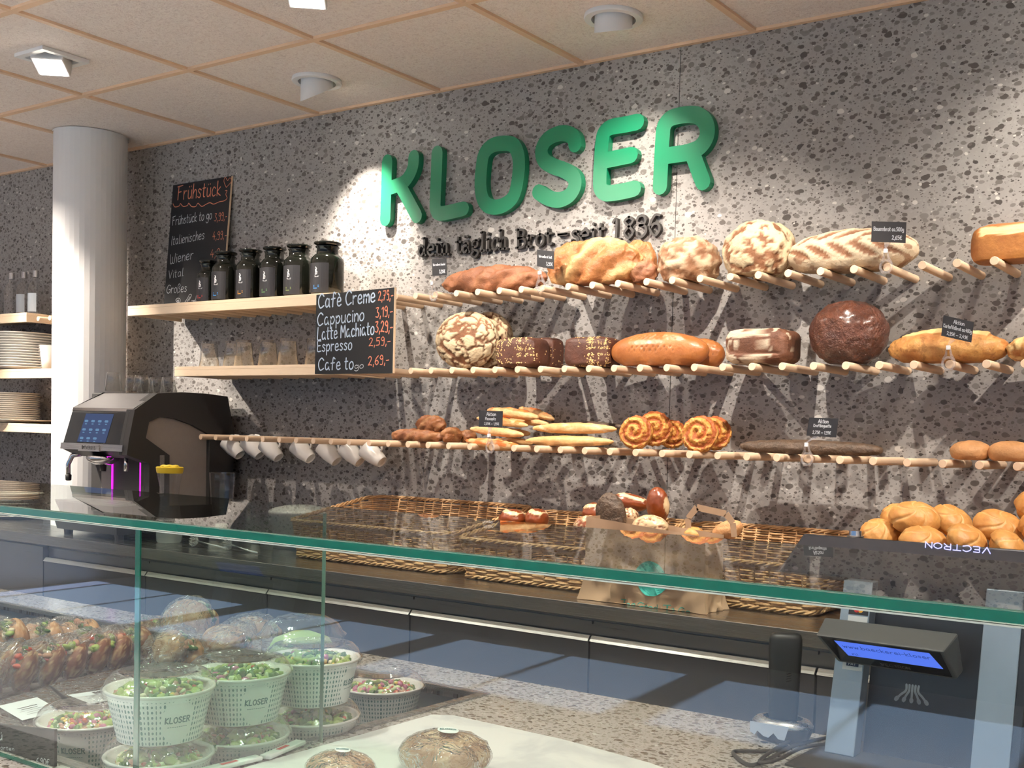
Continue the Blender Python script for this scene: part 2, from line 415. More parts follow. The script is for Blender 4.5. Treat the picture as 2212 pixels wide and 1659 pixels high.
def text_strokes(txt, font=HAND, gap=.16, n=4, slant=0.0):
    x = 0; out = []
    for ch in txt:
        st, w = glyph(ch, font, n)
        for s in st: out.append([(px + x + slant * py, py) for px, py in s])
        x += w + (gap if ch != ' ' else .1)
    return out, max(.1, x - gap)
def write(g, txt, P0, P1, h, th=.06, up=(0, 0, 1), out=None, font=HAND, depth=0.0, jit=0.0, mi=0, gap=.16, n=4, slant=0.0):
    """letter text along P0 -> P1, cap height h, fitted to that length"""
    P0, P1 = Vector(P0), Vector(P1); st, w = text_strokes(txt, font, gap, n, slant)
    ux = (P1 - P0) / w; uy = Vector(up) * h
    nrm = Vector(out) if out is not None else Vector((0, -1, 0))
    sx = ux.length; k = h
    for s in st:
        j = R_(-jit, jit)
        def fn(x, y, d): return P0 + ux * (x / sx) + uy * (y / k) + nrm * (.0006 + j * 0 - d)
        g.ribbon([(x * sx, y * k) for x, y in s], th * h, fn, depth or None, mi=mi)
    return g

# ------------------------------------------------------------------ the room
def struct(o): o['kind'] = 'structure'; return o
X0, X1, YF, ZC = -5.0, 6.875, -7.65, 2.6
struct(G().box(X0, YF - .3, -.1, X1, 0.1, 0).make('floor', M['floor']))
wb = bpy.data.objects.new('wall_back', None); COL.objects.link(wb); struct(wb)
seams = [X0, -3.756, -.756, 2.2445, 5.2445, X1]
for a, b in zip(seams, seams[1:]):
    G().box(a + .0012, 0, 0, b - .0012, .1, 2.62).make('wall_panel', M['wall'], wb)
G().box(X0, .004, 0, X1, .11, 2.6).make('backing', M['dark_wall'], wb)
struct(G().box(X0 - .1, YF, 0, X0, .1, 2.7).make('wall_left', M['plaster']))
struct(G().box(X1, YF, 0, X1 + .1, .1, 2.7).make('wall_right', M['plaster']))
wf = struct(G().box(X0, YF - .1, 0, X1, YF, .62).box(X0, YF - .1, 2.35, X1, YF, 2.7).make('wall_front', M['dark_wall']))
for i in range(6):
    xa = X0 + .25 + i * 1.95; xb = xa + 1.7
    w_ = bpy.data.objects.new('window_%d' % (i + 1), None); COL.objects.link(w_); struct(w_)
    g = G()
    for bx in ((xa - .05, xa), (xb, xb + .05), ((xa + xb) / 2 - .02, (xa + xb) / 2 + .02)): g.box(bx[0], YF - .07, .62, bx[1], YF - .02, 2.35)
    g.box(xa, YF - .07, .62, xb, YF - .02, .67).box(xa, YF - .07, 2.3, xb, YF - .02, 2.35)
    g.make('window_frame', M['dark_wall'], w_)
    G().box(xa, YF - .05, .67, xb, YF - .045, 2.3).make('pane', M['sheet'], w_)
    struct(G().box(xb + .05, YF - .1, .62, xb + .2, YF, 2.35).make('trim_%d' % (i + 1), M['dark_wall']))

# ceiling: wood-wool tiles between beech battens
ce = bpy.data.objects.new('ceiling', None); COL.objects.link(ce); struct(ce)
G().box(X0, YF, 2.64, X1, 0, 2.72).make('ceiling_deck', M['plaster'], ce)
ys = [0, -.6095] + [-.6095 - .625 * k for k in range(1, 12)] + [YF]
xs = [i * .625 for i in range(-8, 12)]
TL = {}
fixt = [(x, y) for x, y in FIX1 + FIX2]
def annulus(g, x0, x1, y0, y1, z0, z1, cx, cy, r, square=False, n=28):
    """slab with a hole"""
    outer = []; inner = []
    for k in range(n):
        a = 2 * PI * (k + .5) / n; c, s_ = math.cos(a), math.sin(a)
        t = min((x1 - cx) / c if c > 0 else (x0 - cx) / c, (y1 - cy) / s_ if s_ > 0 else (y0 - cy) / s_)
        outer.append((cx + c * t, cy + s_ * t))
        ri = r / max(abs(c), abs(s_)) if square else r
        inner.append((cx + c * ri, cy + s_ * ri))
    # insert true corners
    vs = [(x, y, z0) for x, y in outer] + [(x, y, z0) for x, y in inner] + [(x, y, z1) for x, y in inner]
    fs = [(i, (i + 1) % n, n + (i + 1) % n, n + i) for i in range(n)] + [(n + i, n + (i + 1) % n, 2 * n + (i + 1) % n, 2 * n + i) for i in range(n)]
    g.add(vs, fs)
    for (qx, qy) in ((x0, y0), (x1, y0), (x1, y1), (x0, y1)):
        a = math.atan2(qy - cy, qx - cx) % (2 * PI); k = int((a / (2 * PI) * n - .5) // 1) % n
        g.add([(*outer[k], z0), (*outer[(k + 1) % n], z0), (qx, qy, z0)], [(0, 1, 2)])
for j in range(len(ys) - 1):
    for i in range(len(xs) - 1):
        xa, xb, ya, yb = xs[i] + .011, xs[i + 1] - .011, ys[j + 1] + .011, ys[j] - (.011 if j else .016)
        if j > 4 or xb < -3.2 or xa > 5: continue
        hole = [f for f in fixt if xa < f[0] < xb and ya < f[1] < yb]
        g = G()
        if hole:
            sq = hole[0] in FIX2
            annulus(g, xa, xb, ya, yb, 2.609, 2.63, hole[0][0], hole[0][1], .068 if sq else .066, sq)
            g.make('ceiling_tile', M['tile'], ce)
        else:
            key = (j == 0)
            if key not in TL:
                TL[key] = g.box(0, 0, 0, xb - xa, yb - ya, .022).make('ceiling_tile', M['tile'], ce); o = TL[key]
            else:
                o = bpy.data.objects.new('ceiling_tile', TL[key].data); COL.objects.link(o); o.parent = ce
            o.location = (xa, ya, 2.609)
G().box(X0, YF, 2.609, X1, ys[5], 2.63).box(X0, ys[5], 2.609, -3.11, 0, 2.63).box(5.0, ys[5], 2.609, X1, 0, 2.63).make('ceiling_tiles_beyond', M['tile'], ce)
for y in ys[:-1]:
    G().box(X0, y - (.016 if y == 0 else .011), 2.6, X1, y + (0 if y == 0 else .011), 2.625).make('batten', M['batten'], ce)
for x in xs:
    for j in range(5):
        G().box(x - .011, ys[j + 1] + .011, 2.6005, x + .011, ys[j] - (.016 if j == 0 else .011), 2.625).make('batten', M['batten'], ce)

# lamps in the ceiling
M['lamp_glow'] = emit('lamp_glow', (1.0, .93, .82), 30.0)
M['lamp_glow2'] = emit('lamp_glow_soft', (1.0, .93, .82), 12.0)
plx = ['recessed round wall washer above the first letter of the sign', 'recessed round wall washer above the last letters of the sign', 'recessed round wall washer at the far right above the bread', 'recessed round wall washer right of the frame']
for i, (x, y) in enumerate(FIX1):
    t = thing('ceiling_light', plx[i], 'ceiling light', (x, y, 2.6), 'wall washers along the bread wall')
    G().lathe([(.066, .012), (.066, -.004), (.086, -.004), (.088, .0), (.086, .009)], 36).make('trim_ring', M['white'], t, True, angle=40)
    g = G().lathe([(.0, .03), (.056, .03), (.056, -.075), (.051, -.075), (.051, -.04)], 36)
    o = g.make('lamp_housing', M['white'], t, True, angle=40)
    # the housing is tilted so that its open side faces the wall; cut obliquely
    dd = {1: .046}.get(i, .068)
    kx_, ky_ = {0: (.22, .97)}.get(i, (-.2, .98)); cut = lambda x_, y_: -.010 - dd * max(0, min(1, .5 - (x_ * kx_ + y_ * ky_) / .112))
    for v in o.data.vertices:
        if v.co.z < -.05: v.co.z = cut(v.co.x, v.co.y)
        elif v.co.z < -.03: v.co.z = cut(v.co.x, v.co.y) + .010
    g = G(); n_ = 32
    g.add([(.049 * math.cos(2 * PI * k / n_), .049 * math.sin(2 * PI * k / n_), cut(.049 * math.cos(2 * PI * k / n_), .049 * math.sin(2 * PI * k / n_)) + .006) for k in range(n_)], [tuple(range(n_))]).make('lamp_lens', M['lamp_glow2'], t)
ply = ['square recessed spotlight left of the column top', 'square recessed spotlight above the left of the white column', 'square recessed spotlight cut by the top edge of the picture', 'square recessed spotlight above the bread wall, out of frame', 'square recessed spotlight above the camera']
for i, (x, y) in enumerate(FIX2):
    t = thing('ceiling_light', ply[i], 'ceiling light', (x, y, 2.6), 'square spotlights in the second row of tiles')
    g = G(); a, b = .062, .084
    for q in ((-b, -b, b, -a), (-b, a, b, b), (-b, -a, -a, a), (a, -a, b, a)): g.box(q[0], q[1], -.004, q[2], q[3], .008)
    g.make('trim_frame', M['white'], t)
    hs = G().box(-.052, -.045, -.035, .052, .045, .03).make('lamp_housing', M['white'], t, bevel=.003); hs.rotation_euler = (math.radians(-22), 0, math.radians(40))
    ln = G().box(-.044, -.037, -.0375, .044, .037, -.0352).make('lamp_lens', M['lamp_glow'], t); ln.rotation_euler = (math.radians(-22), 0, math.radians(40))
for x, y in FIX3:  # lens and ring for each of the added fill downlights
    t = thing('ceiling_light', 'added unseen round fill downlight over the shop floor', 'ceiling light', (x, y, 2.6), 'added fill downlights over the shop floor')
    G().lathe([(.0, .004), (.06, .004)], 24).make('lamp_lens', M['lamp_glow2'], t)
    G().lathe([(.06, .006), (.06, -.004), (.075, -.004), (.077, .008)], 24).make('trim_ring', M['white'], t, True)

# column
co = struct(G().lathe([(.1475, 0), (.1475, 2.604)], 44, (-.534, -.235, 0)).make('column', M['white']))
G().lathe([(.152, 2.6), (.152, 2.606)], 44, (-.534, -.235, 0)).make('column_collar', M['white'], co)

# ------------------------------------------------------------------ back counter
t = thing('back_counter', 'long stainless steel back counter with drawers below the bread wall', 'counter', (0, 0, 0))
G().box(-3.2, -.65, .886, 5.4, -.0005, .924).make('worktop', M['steel_top'], t, bevel=.0015)
G().box(-3.2, -.615, .1, 5.4, -.002, .885).make('carcass', M['steel_dark'], t)
G().box(-3.2, -.56, 0, 5.4, -.05, .1).make('plinth', M['black_soft'], t)
G().box(-3.2, -.64, .1, -.196, -.6145, .878).make('side_panel', M['steel_dark'], t, bevel=.001)
M['cab'] = N('cabinet_front').bsdf((.115, .118, .128), .28, .55, None)
M['lip'] = brushed('handle_lip', (.62, .62, .62), .3)
dx = [-.19, .46, 1.11, 1.742, 2.386, 3.03, 3.674, 4.318, 4.96]
for a, b in zip(dx, dx[1:]):
    d = G().box(a + .003, -.640, .12, b - .003, -.6155, .822).make('cabinet_door', M['cab'], t)
    G().prism([(a + .003, -.640, .822), (a + .003, -.6455, .822), (a + .003, -.634, .836), (a + .003, -.628, .836)], (b - a - .006, 0, 0)).make('handle_lip', M['lip'], d)
    G().box(a + .003, -.625, .866, b - .003, -.6155, .874).make('recess_rail', M['steel_dark'], d)

# ------------------------------------------------------------------ display counter with its glass case
t = thing('display_counter', 'terrazzo display counter in front carrying the glass case', 'counter', (0, 0, 0))
WX0, WX1, WY0, WY1 = .2, 2.735, -2.235, -1.50
g = G().box(-1.2, WY1, .86, 5.4, -1.37, .88).box(-1.2, -2.36, .86, 5.4, WY0, .88).box(WX1, WY0, .86, 5.4, WY1, .88).box(-1.2, WY0, .86, WX0, WY1, .88)
g.make('countertop', M['counter_t'], t)
G().box(-1.2, -2.34, 0, 5.4, -1.40, .812).box(-1.2, -2.34, .812, 5.4, -2.29, .8598).box(-1.2, -1.45, .812, 5.4, -1.40, .8598).box(2.77, -2.29, .812, 5.4, -1.45, .8598).make('counter_body', M['white'], t)
g = G(); r = .018
g.box(WX0, WY1 - r, .874, WX1, WY1, .8835).box(WX0, WY0, .874, WX1, WY0 + r, .8835).box(WX1 - r, WY0 + r, .874, WX1, WY1 - r, .8835).box(WX0, WY0 + r, .874, WX0 + r, WY1 - r, .8835)
g.make('steel_rim', M['steel'], t)
G().box(WX0, WY0, .8135, WX1, WY1, .830).make('cooling_tray', M['steel_dark'], t)
g = G()
for k in range(9): g.box(2.60 + .0, -1.545 - k * .011, .8301, 2.70, -1.541 - k * .011, .8325)
g.make('air_grille', M['black_soft'], t)

t = thing('glass_case', 'clear glass sneeze guard with green polished edges on the display counter', 'glass case', (0, 0, 0))
GY0, GY1, GZ = -2.302, -1.937, 1.249
tp = G().box(-1.2, GY0 + .002, GZ - .0105, 5.4, GY1, GZ).make('top_pane', M['sheet'], t)
G().box(-1.2, GY0 - .002, GZ - .0112, 5.4, GY0 + .0018, GZ + .0002).make('polished_edge', M['edge_glass'], tp, bevel=.0015)
G().box(-1.2, GY0 - .0016, GZ - .0128, 5.4, GY0 + .002, GZ - .0113).make('polished_arris', M['edge_lip'], tp)
FY = -2.262
fp = G().box(-1.2, FY - .004, .8822, 5.4, FY + .004, GZ - .0115).make('front_pane', M['sheet_front'], t)
G().box(-1.2, FY - .0045, .8804, 5.4, FY + .0045, .8822).make('polished_edge', M['edge_glass'], fp)
PX = 2.752
dp_ = G().box(PX - .0045, FY + .0065, .8845, PX + .0045, GY1, GZ - .0112).make('divider_pane', M['sheet'], t)
G().box(PX - .0048, FY + .0042, .8845, PX + .0048, FY + .0065, GZ - .0118).make('polished_edge', M['edge_glass'], dp_)
G().box(PX - .0035, GY1, .8845, PX + .0035, GY1 + .001, GZ - .0112).make('rear_edge', M['edge_lip'], dp_)

# white marble slab on the counter
def marble():
    s = N('white_marble'); c = s.coord(); w = s.noise(c, 10, 4, .6, .6)
    col = s.mix(s.map(w, .45, .62), (.74, .74, .71), (.60, .61, .60))
    return s.bsdf(col, .35)
M['marble'] = marble()
g = G(); pc = [(2.758, -1.690), (2.79, -1.668), (3.02, -1.675), (3.20, -1.70), (3.44, -1.78), (3.52, -2.24), (2.76, -2.245)]
g.prism([(x, y, .8812) for x, y in pc], (0, 0, .0006))
tag(g.make('parchment_sheet', M['marble']), 'white translucent parchment sheet lying on the terrazzo under two brown rolls', 'paper')

# ------------------------------------------------------------------ pegs and beech shelves
PR = .0112; PL = .2375; Z1, Z2, Z3 = 1.834, 1.578, 1.3243
def peg_mesh():
    g = G().lathe([(0, 0), (PR, 0), (PR, PL - .001), (PR - .001, PL), (0, PL)], 14, axis='y')
    o = g.make('peg', M['peg'], None, True, angle=40); me = o.data; bpy.data.objects.remove(o); return me
PEG = peg_mesh()
def rack(label, z, xs_):
    t = thing('peg_rack', label, 'peg rack', (0, 0, z), 'beech peg racks on the wall')
    for x in xs_:
        o = bpy.data.objects.new('peg', PEG); COL.objects.link(o); o.parent = t; o.location = (x, 0, 0); o.rotation_euler = (0, R_(0, 6), 0)
    return t
row1px = [(897, 640.7), (940.4, 638.7), (985.3, 634.2), (1031.2, 630.9), (1078, 629), (1125.6, 625.2), (1171.2, 623.3), (1226.9, 619), (1278.9, 616.3), (1334.3, 612.2), (1396.1, 609.3), (1451.5, 605.7), (1511.7, 603.3), (1576.9, 598.2), (1637.6, 595), (1701.9, 590.3), (1772.1, 585.6), (1844.3, 580.8), (1916.1, 576.7), (1992, 571.3), (2066.8, 567.7), (2147.4, 562.8)]
P1 = [at(u, v, y=-PL).x for u, v in row1px]
P1 = [P1[0] - .0922 * k for k in range(16, 0, -1)] + P1 + [P1[-1] + .0922 * k for k in range(1, 12)]
P2 = [1.5357 + .0922 * k for k in range(-15, 33)]
P3 = [1.2526 + .0922 * k - (.008 if k < -1 else 0) for k in range(-11, 37)]
rack('upper row of beech pegs carrying the floured country loaves', Z1, P1)
rack('middle row of beech pegs level with the lower shelf board', Z2, P2)
rack('lowest row of beech pegs with the white cups hanging', Z3, P3)
for z, n in ((Z1, 'short top row of pegs left of the white column'),):
    rack(n, z, [-1.02 + .0922 * k for k in range(5)])
def shelf(label, x0, x1, z0, z1, y=-.272):
    t = thing('shelf', label, 'shelf', (0, 0, 0), 'beech shelf boards')
    G().box(x0, y, z1 - .012, x1, -.001, z1).make('top_board', M['oak'], t, bevel=.0008)
    G().box(x0, y, z0, x1, y + .02, z1 - .0122).make('front_rail', M['oak'], t, bevel=.0008)
    G().box(x0, y + .0202, z0 + .001, x0 + .016, -.02, z1 - .0122).make('end_cheek', M['oak'], t)
    G().box(x1 - .016, y + .0202, z0 + .001, x1, -.02, z1 - .0122).make('end_cheek', M['oak'], t)
    return t
shelf('upper beech shelf board with the black jars and breakfast board', -.206, 1.02, 1.817, 1.858)
shelf('lower beech shelf board with upturned tumblers behind the coffee menu', .108, 1.02, 1.565, 1.603)
shelf('top beech shelf left of the column with clear bottles', -2.2, -.962, 1.818, 1.860)
shelf('middle beech shelf left of the column with the tall plate stacks', -2.2, -.66, 1.563, 1.605)
shelf('lowest beech shelf left of the column with the saucer stack', -2.2, -.66, 1.317, 1.357)
TOPS1, TOPS2, TOPS3 = 1.858, 1.603, 1.357

# ------------------------------------------------------------------ wall sign
t = thing('wall_sign', 'large green raised letters spelling the bakery name on the terrazzo wall', 'sign', (0, 0, 0))
def px2(pts, ox=740, oy=0, k=2.962): return [(ox + a / k, oy + b / k) for a, b in pts]
LET = {
'K': [px2([(285, 1032), (272, 1402)]), px2([(455, 1005), (450, 1065), (425, 1125), (385, 1170), (300, 1203)]), px2([(372, 1195), (425, 1290), (474, 1382)])],
'L': [px2([(604, 978), (600, 1100), (592, 1290), (594, 1335), (612, 1362), (650, 1363), (772, 1336)])],
'O': [px2([(1015, 918), (1085, 925), (1118, 975), (1128, 1050), (1118, 1160), (1095, 1250), (1050, 1300), (985, 1325), (925, 1312), (893, 1262), (882, 1180), (888, 1070), (905, 985), (950, 935)])],
'S': [px2([(1487, 925), (1475, 878), (1430, 853), (1370, 858), (1305, 895), (1272, 960), (1288, 1025), (1345, 1062), (1420, 1090), (1475, 1130), (1486, 1185), (1455, 1245), (1390, 1278), (1320, 1268), (1252, 1228)])],
'E': [px2([(1885, 780), (1800, 798), (1720, 812), (1675, 845), (1660, 905), (1652, 1020), (1645, 1150), (1650, 1205), (1680, 1234), (1730, 1234), (1800, 1222), (1865, 1207)]), px2([(1845, 992), (1760, 1010), (1672, 1028)])],
'R': [[(1425.4, 403), (1428, 350), (1431, 300), (1434, 274), (1446, 257), (1466, 250), (1490, 247), (1508, 250), (1522, 262), (1528, 282), (1523, 303), (1508, 320), (1482, 330)], [(1484, 330), (1436, 337)], [(1496, 332), (1506, 360), (1518.5, 393)]],
}
for ch in 'KLOSER':
    g = G()
    for si, st in enumerate(LET[ch]):
        w = [at(u, v, y=-.026) for u, v in st]
        pts = [(p.x, p.z) for p in w]
        closed = (ch == 'O')
        pts = [tuple(p) for p in cr(pts, 5, closed)] if len(pts) > 2 else pts
        lift = .0004 * si
        g.ribbon(pts, .0262, lambda x, y, d: (x, -.026 - lift + d, y), .0255 + lift, closed)
    g.make('letter', M['green'], t)
SLAB = {
'd': '40,46 16,60 2,28 14,0 38,18|41,100 41,0|30,98 41,98|41,2 52,2', 'e': '4,32 42,36 30,61 6,50 3,16 22,0 42,10', 'i': '14,60 14,2|2,58 14,58|2,1 26,1|13,86 14,90', 'n': '10,60 10,2|0,59 10,59|10,40 28,61 40,46 40,2|0,1 20,1|32,1 52,1',
't': '14,84 14,14 24,1 36,6|0,60 34,60', '\u00e4': '8,54 24,61 38,50 38,2|38,36 12,34 3,16 14,0 36,14|38,2 50,2|14,84 15,86|32,84 33,86', 'g': '30,60 8,52 8,32 26,24 42,34 40,54 30,60|40,58 52,62|14,26 8,12 40,4 46,-14 26,-30 4,-22 4,-8 14,2', 'l': '12,100 12,2|0,98 12,98|0,1 26,1', 'c': '38,46 34,60 14,58 2,30 16,0 38,10',
'h': '10,100 10,2|0,98 10,98|10,40 28,61 40,46 40,2|0,1 20,1|32,1 52,1', 'B': '12,98 12,2|0,98 36,96 46,78 36,56 12,52|12,52 42,48 54,26 42,3 0,1', 'r': '10,60 10,2|0,59 10,59|10,34 22,58 38,56|0,1 24,1', 'o': '24,61 4,46 6,12 24,0 44,16 42,48 24,61', '-': '4,44 34,44|4,40 34,40',
's': '36,58 36,44|36,54 18,62 4,50 14,34 34,24 36,10 20,0 4,8|4,16 4,2', '1': '6,82 22,96 22,2|6,1 40,1', '8': '26,98 6,80 26,54 46,28 26,0 6,26 26,54 44,80 26,98', '3': '4,80 10,94 30,98 42,80 34,58 16,54|16,54 40,48 46,22 26,0 8,6 4,22', '6': '44,92 24,94 6,60 6,24 26,0 46,24 40,50 22,56 8,40', ' ': ''}
t = thing('wall_sign', 'small black raised slogan line with the founding year under the green letters', 'sign', (0, 0, 0))
words = [('dein', (903, 553), (968, 549), 38), ('t\u00e4glich', (984, 547), (1094, 537), 40), ('Brot', (1114, 536), (1191, 528), 40), ('-', (1203, 524), (1223, 522), 40), ('seit', (1234, 525), (1305, 519), 42), ('1836', (1320, 518), (1424, 508), 46)]
for wd, a, b, hp in words:
    A = at(*a, y=-.016); B = at(*b, y=-.016); A.y = B.y = -.016
    H_ = (at(a[0], a[1] - hp, y=-.016) - at(*a, y=-.016)).z
    st, w = text_strokes(wd, SLAB, .13, 3)
    ux = (B - A) / w; x = 0
    for ch in wd:
        ss, cw = glyph(ch, SLAB, 3); g = G()
        for s in ss:
            pts = [((px + x) * ux.length, py * H_) for px, py in s]
            g.ribbon(pts, .0042, lambda X, Y, d: (A.x + ux.normalized().x * X, -.016 + d, A.z + ux.normalized().z * X + Y), .0155)
        g.make('letter', M['black_letter'], t); x += cw + .13

# ------------------------------------------------------------------ chalk boards
def board(label, c, th, name='menu_board', edge=True):
    """c: four world corners TL TR BR BL on the front face"""
    t = thing(name, label, 'menu board', (0, 0, 0))
    c = [Vector(p) for p in c]; n = (c[1] - c[0]).cross(c[3] - c[0]).normalized()
    if n.y > 0: n = -n
    G().prism(c, -n * th).make('board_panel', M['chalk_board'], t)
    if edge:
        e = (c[1] - c[0]).normalized() * .0012
        G().prism([c[1], c[1] + e, c[2] + e, c[2]], -n * th).make('board_edge', M['oak'], t)
    return t, n
MY = -.2925
cm = [at(u, v, y=MY) for u, v in ((683.5, 637), (852, 621), (848, 806), (680, 808))]
t, nn = board('black chalk board with five coffee prices hung on the shelf ends', cm, .009)
for txt, a, b, hp in (('Caf\u00e8 Creme', (688, 666), (810, 652), 30), ('Cappucino', (686, 704), (786, 692), 27), ('Latte Machiato', (686, 735), (808, 722), 27), ('Espresso', (685, 760), (760, 755), 24), ('Cafe to', (688, 800), (763, 797), 26)):
    write(G(), txt, at(*a, y=MY), at(*b, y=MY), (at(a[0], a[1] - hp, y=MY) - at(*a, y=MY)).z, .052).make('chalk_word', M['chalk_blue'], t)
for txt, a, b, hp in (('2,79,-', (817, 650), (849, 646), 21), ('3,19,-', (812, 686), (848, 681), 22), ('3,29,-', (811, 718), (848, 716), 24), ('2,59,-', (797, 748), (843, 744), 18), ('2,69,-', (795, 790), (840, 785), 20)):
    write(G(), txt, at(*a, y=MY), at(*b, y=MY), (at(a[0], a[1] - hp, y=MY) - at(*a, y=MY)).z, .055).make('chalk_price', M['chalk_red'], t)
g = G(); write(g, 'go', at(766, 797, y=MY), at(785, 795, y=MY), .021, .06); g.make('chalk_lettering', M['chalk_white'], t)

FT, FB = -.010, -.052     # the breakfast board leans on the wall
ctl, ctr = at(374, 391, y=FT), at(500, 378, y=FT)
ctr.z = ctl.z = 2.415
cbl = Vector((ctl.x, FB, TOPS1 + .001)); cbr = Vector((ctr.x, FB, TOPS1 + .001))
t, nn = board('tall black breakfast chalk board leaning on the wall behind the jars', [ctl, ctr, cbr, cbl], .008)
# chalk text is placed on the leaning plane
up_b = (ctl - cbl).normalized(); nb = nn
def onb(u, v):
    d = RGT * ((u - PPX) / FPX) - UPV * ((v - PPY) / FPX) + FWD
    return CAM + d * ((ctl - CAM).dot(nb) / d.dot(nb))
gw, gr = 'w', 'r'
for txt, a, b, hp, gg in (('Fr\u00fchst\u00fcck', (383, 432), (476, 422), 30, gr), ('Fr\u00fchst\u00fcck to go', (372, 487), (457, 473), 19, gw), ('3,99,-', (463, 478), (490, 474), 17, gr), ('Italienisches', (370, 530), (441, 516), 19, gw), ('4,99,-', (459, 518), (489, 515), 17, gr),
        ('Wiener', (367, 570), (417, 559), 20, gw), ('4,9', (454, 557), (474, 553), 17, gr), ('Vital', (364, 602), (396, 596), 17, gw), ('Gro\u00dfes', (360, 634), (403, 630), 18, gw)):
    A, B_ = onb(*a), onb(*b); write(G(), txt, A, B_, (onb(a[0], a[1] - hp) - A).length, .036, up=up_b, out=nb).make('chalk_word' if gg == 'w' else 'chalk_price', M['chalk_white'] if gg == 'w' else M['chalk_red'], t)
fr = [(374, 440), (378, 447), (387, 445), (390, 440), (396, 446), (405, 444), (408, 439), (414, 446), (423, 446), (428, 439), (436, 446), (446, 441), (454, 438), (462, 441), (474, 436), (484, 434), (491, 428), (488, 420), (491, 412), (487, 412)]
def curve_on(nm, mt_, pts, hw):
    g = G()
    ax = (ctr - ctl).normalized(); O = ctl
    q = [onb(*p) - O for p in pts]
    q = [(p.dot(ax), p.dot(up_b)) for p in q]
    g.ribbon([tuple(p) for p in cr(q, 4)], hw, lambda x, y, d: O + ax * x + up_b * y + nb * .0007)
    g.make(nm, mt_, t)
curve_on('chalk_border', M['chalk_red'], fr, .0016)
curve_on('chalk_heart', M['chalk_red'], [(489, 405), (484, 392), (487, 383), (492, 390), (497, 384), (500, 392), (489, 405)], .0013)
for pts in ([(380, 648), (384, 644), (389, 646), (389, 652), (383, 653), (380, 648)], [(383, 649), (386, 648), (386, 651), (383, 650)], [(398, 655), (405, 645), (410, 636), (414, 638), (408, 650)], [(414, 650), (422, 648), (424, 640), (426, 634)], [(417, 651), (425, 650)], [(404, 652), (411, 641)]): curve_on('chalk_doodle', M['chalk_white'], pts, .0013)

# ------------------------------------------------------------------ bread
def fit(u0, v0, u1, v1, y, depth, n=2.0):
    """world centre x, half length, half depth, bottom and top for a loaf filling the given picture box"""
    vm = (v0 + v1) / 2
    xa, xb = at(u0, vm, y=y).x, at(u1, vm, y=y).x; A = (xb - xa) / 2; cx = (xa + xb) / 2
    tt = abs((CAM.x - cx) / (y - CAM.y)); b = depth / 2
    if n < 3: a = math.sqrt(max(A * A - (b * tt) ** 2, (A * .45) ** 2))
    else: a = max(A - b * tt * .8, A * .45)
    um = (u0 + u1) / 2
    return cx, a, b, at(um, v1, y=y).z, at(um, v0, y=y).z
def sgn(x, e): return math.copysign(abs(x) ** e, x)
def loaf_mesh(a, b, h, n=2.0, nv=2.0, res=(56, 36), f=None, lump=.05, seed=0, flat=.72, lscale=3.0, axis='z', taper=0.0):
    g = G(); g.tone = []; S_, R2 = res; e, ev = 2 / n, 2 / nv; vs = []
    for j in range(R2 + 1):
        ph = PI * j / R2
        for k in range(S_):
            th = 2 * PI * k / S_
            if axis == 'z': d = Vector((math.sin(ph) * math.cos(th), math.sin(ph) * math.sin(th), -math.cos(ph)))
            else: d = Vector((-math.cos(ph), math.sin(ph) * math.cos(th), math.sin(ph) * math.sin(th)))
            if axis == 'z':
                cz, sz = sgn(-math.cos(ph), ev), sgn(math.sin(ph), ev)
                p = Vector((a * sz * sgn(math.cos(th), e), b * sz * sgn(math.sin(th), e), h / 2 * cz))
            else:
                cx, sx = sgn(-math.cos(ph), e), sgn(math.sin(ph), e)
                p = Vector((a * cx, b * sx * sgn(math.cos(th), ev), h / 2 * sx * sgn(math.sin(th), ev)))
            disp, tone = (f(d, p, th, ph) if f else (0.0, 0.0))
            q = Vector((d.x * lscale * (a / max(b, h / 2)) ** .6, d.y * lscale, d.z * lscale)) + Vector((seed * 7.3, seed * 3.1, seed))
            disp += lump * (noise.noise(q) + .5 * noise.noise(q * 2.3)) * min(b, h / 2)
            p = p + d * disp
            if taper: p.y *= 1 - taper * abs(p.x / a); p.z *= 1 - taper * abs(p.x / a)
            if p.z < -h / 2 * flat: p.z = -h / 2 * flat - (-h / 2 * flat - p.z) * .08
            g.tone.append(tone); vs.append(p)
    zmin = min(p.z for p in vs)
    fs = [(j * S_ + k, j * S_ + (k + 1) % S_, (j + 1) * S_ + (k + 1) % S_, (j + 1) * S_ + k) for j in range(R2) for k in range(S_)]
    if axis == 'x': fs = [tuple(reversed(q)) for q in fs]
    g.add([p - Vector((0, 0, zmin)) for p in vs], fs)
    return g
def bread(name, label, cat, box, y, depth, mat, f0=None, n=2.0, nv=2.0, rot=0.0, group=None, base=None, f=None, **kw):
    f = f or f0
    cx, a, b, z0, z1 = fit(*box, y, depth, n)
    zb = base if base is not None else z0
    g = loaf_mesh(a, b, z1 - zb, n, nv, f=f, **kw)
    # rescale to the exact height
    hz = max(p[2] for p in g.v); k = (z1 - zb) / hz; g.v = [(p[0], p[1], p[2] * k) for p in g.v]
    o = g.make(name, mat, None, True, loc=(cx, y, zb)); o.rotation_euler = (0, 0, rot)
    return tag(o, label, cat, group) if label else o
FL = (.78, .64, .42)
B = {}
B['dark_twist'] = bread_mat('crust_dark_twist', (.15, .052, .022), (.34, .13, .055), (.5, .3, .15), .6, 14, .8)
B['light_twist'] = bread_mat('crust_light_twist', (.25, .08, .022), (.46, .19, .06), (.56, .33, .14), .45, 12, 1.0)
B['rustic'] = bread_mat('crust_rustic', (.19, .08, .035), (.36, .18, .09), (.56, .40, .26), .65, 16, .9)
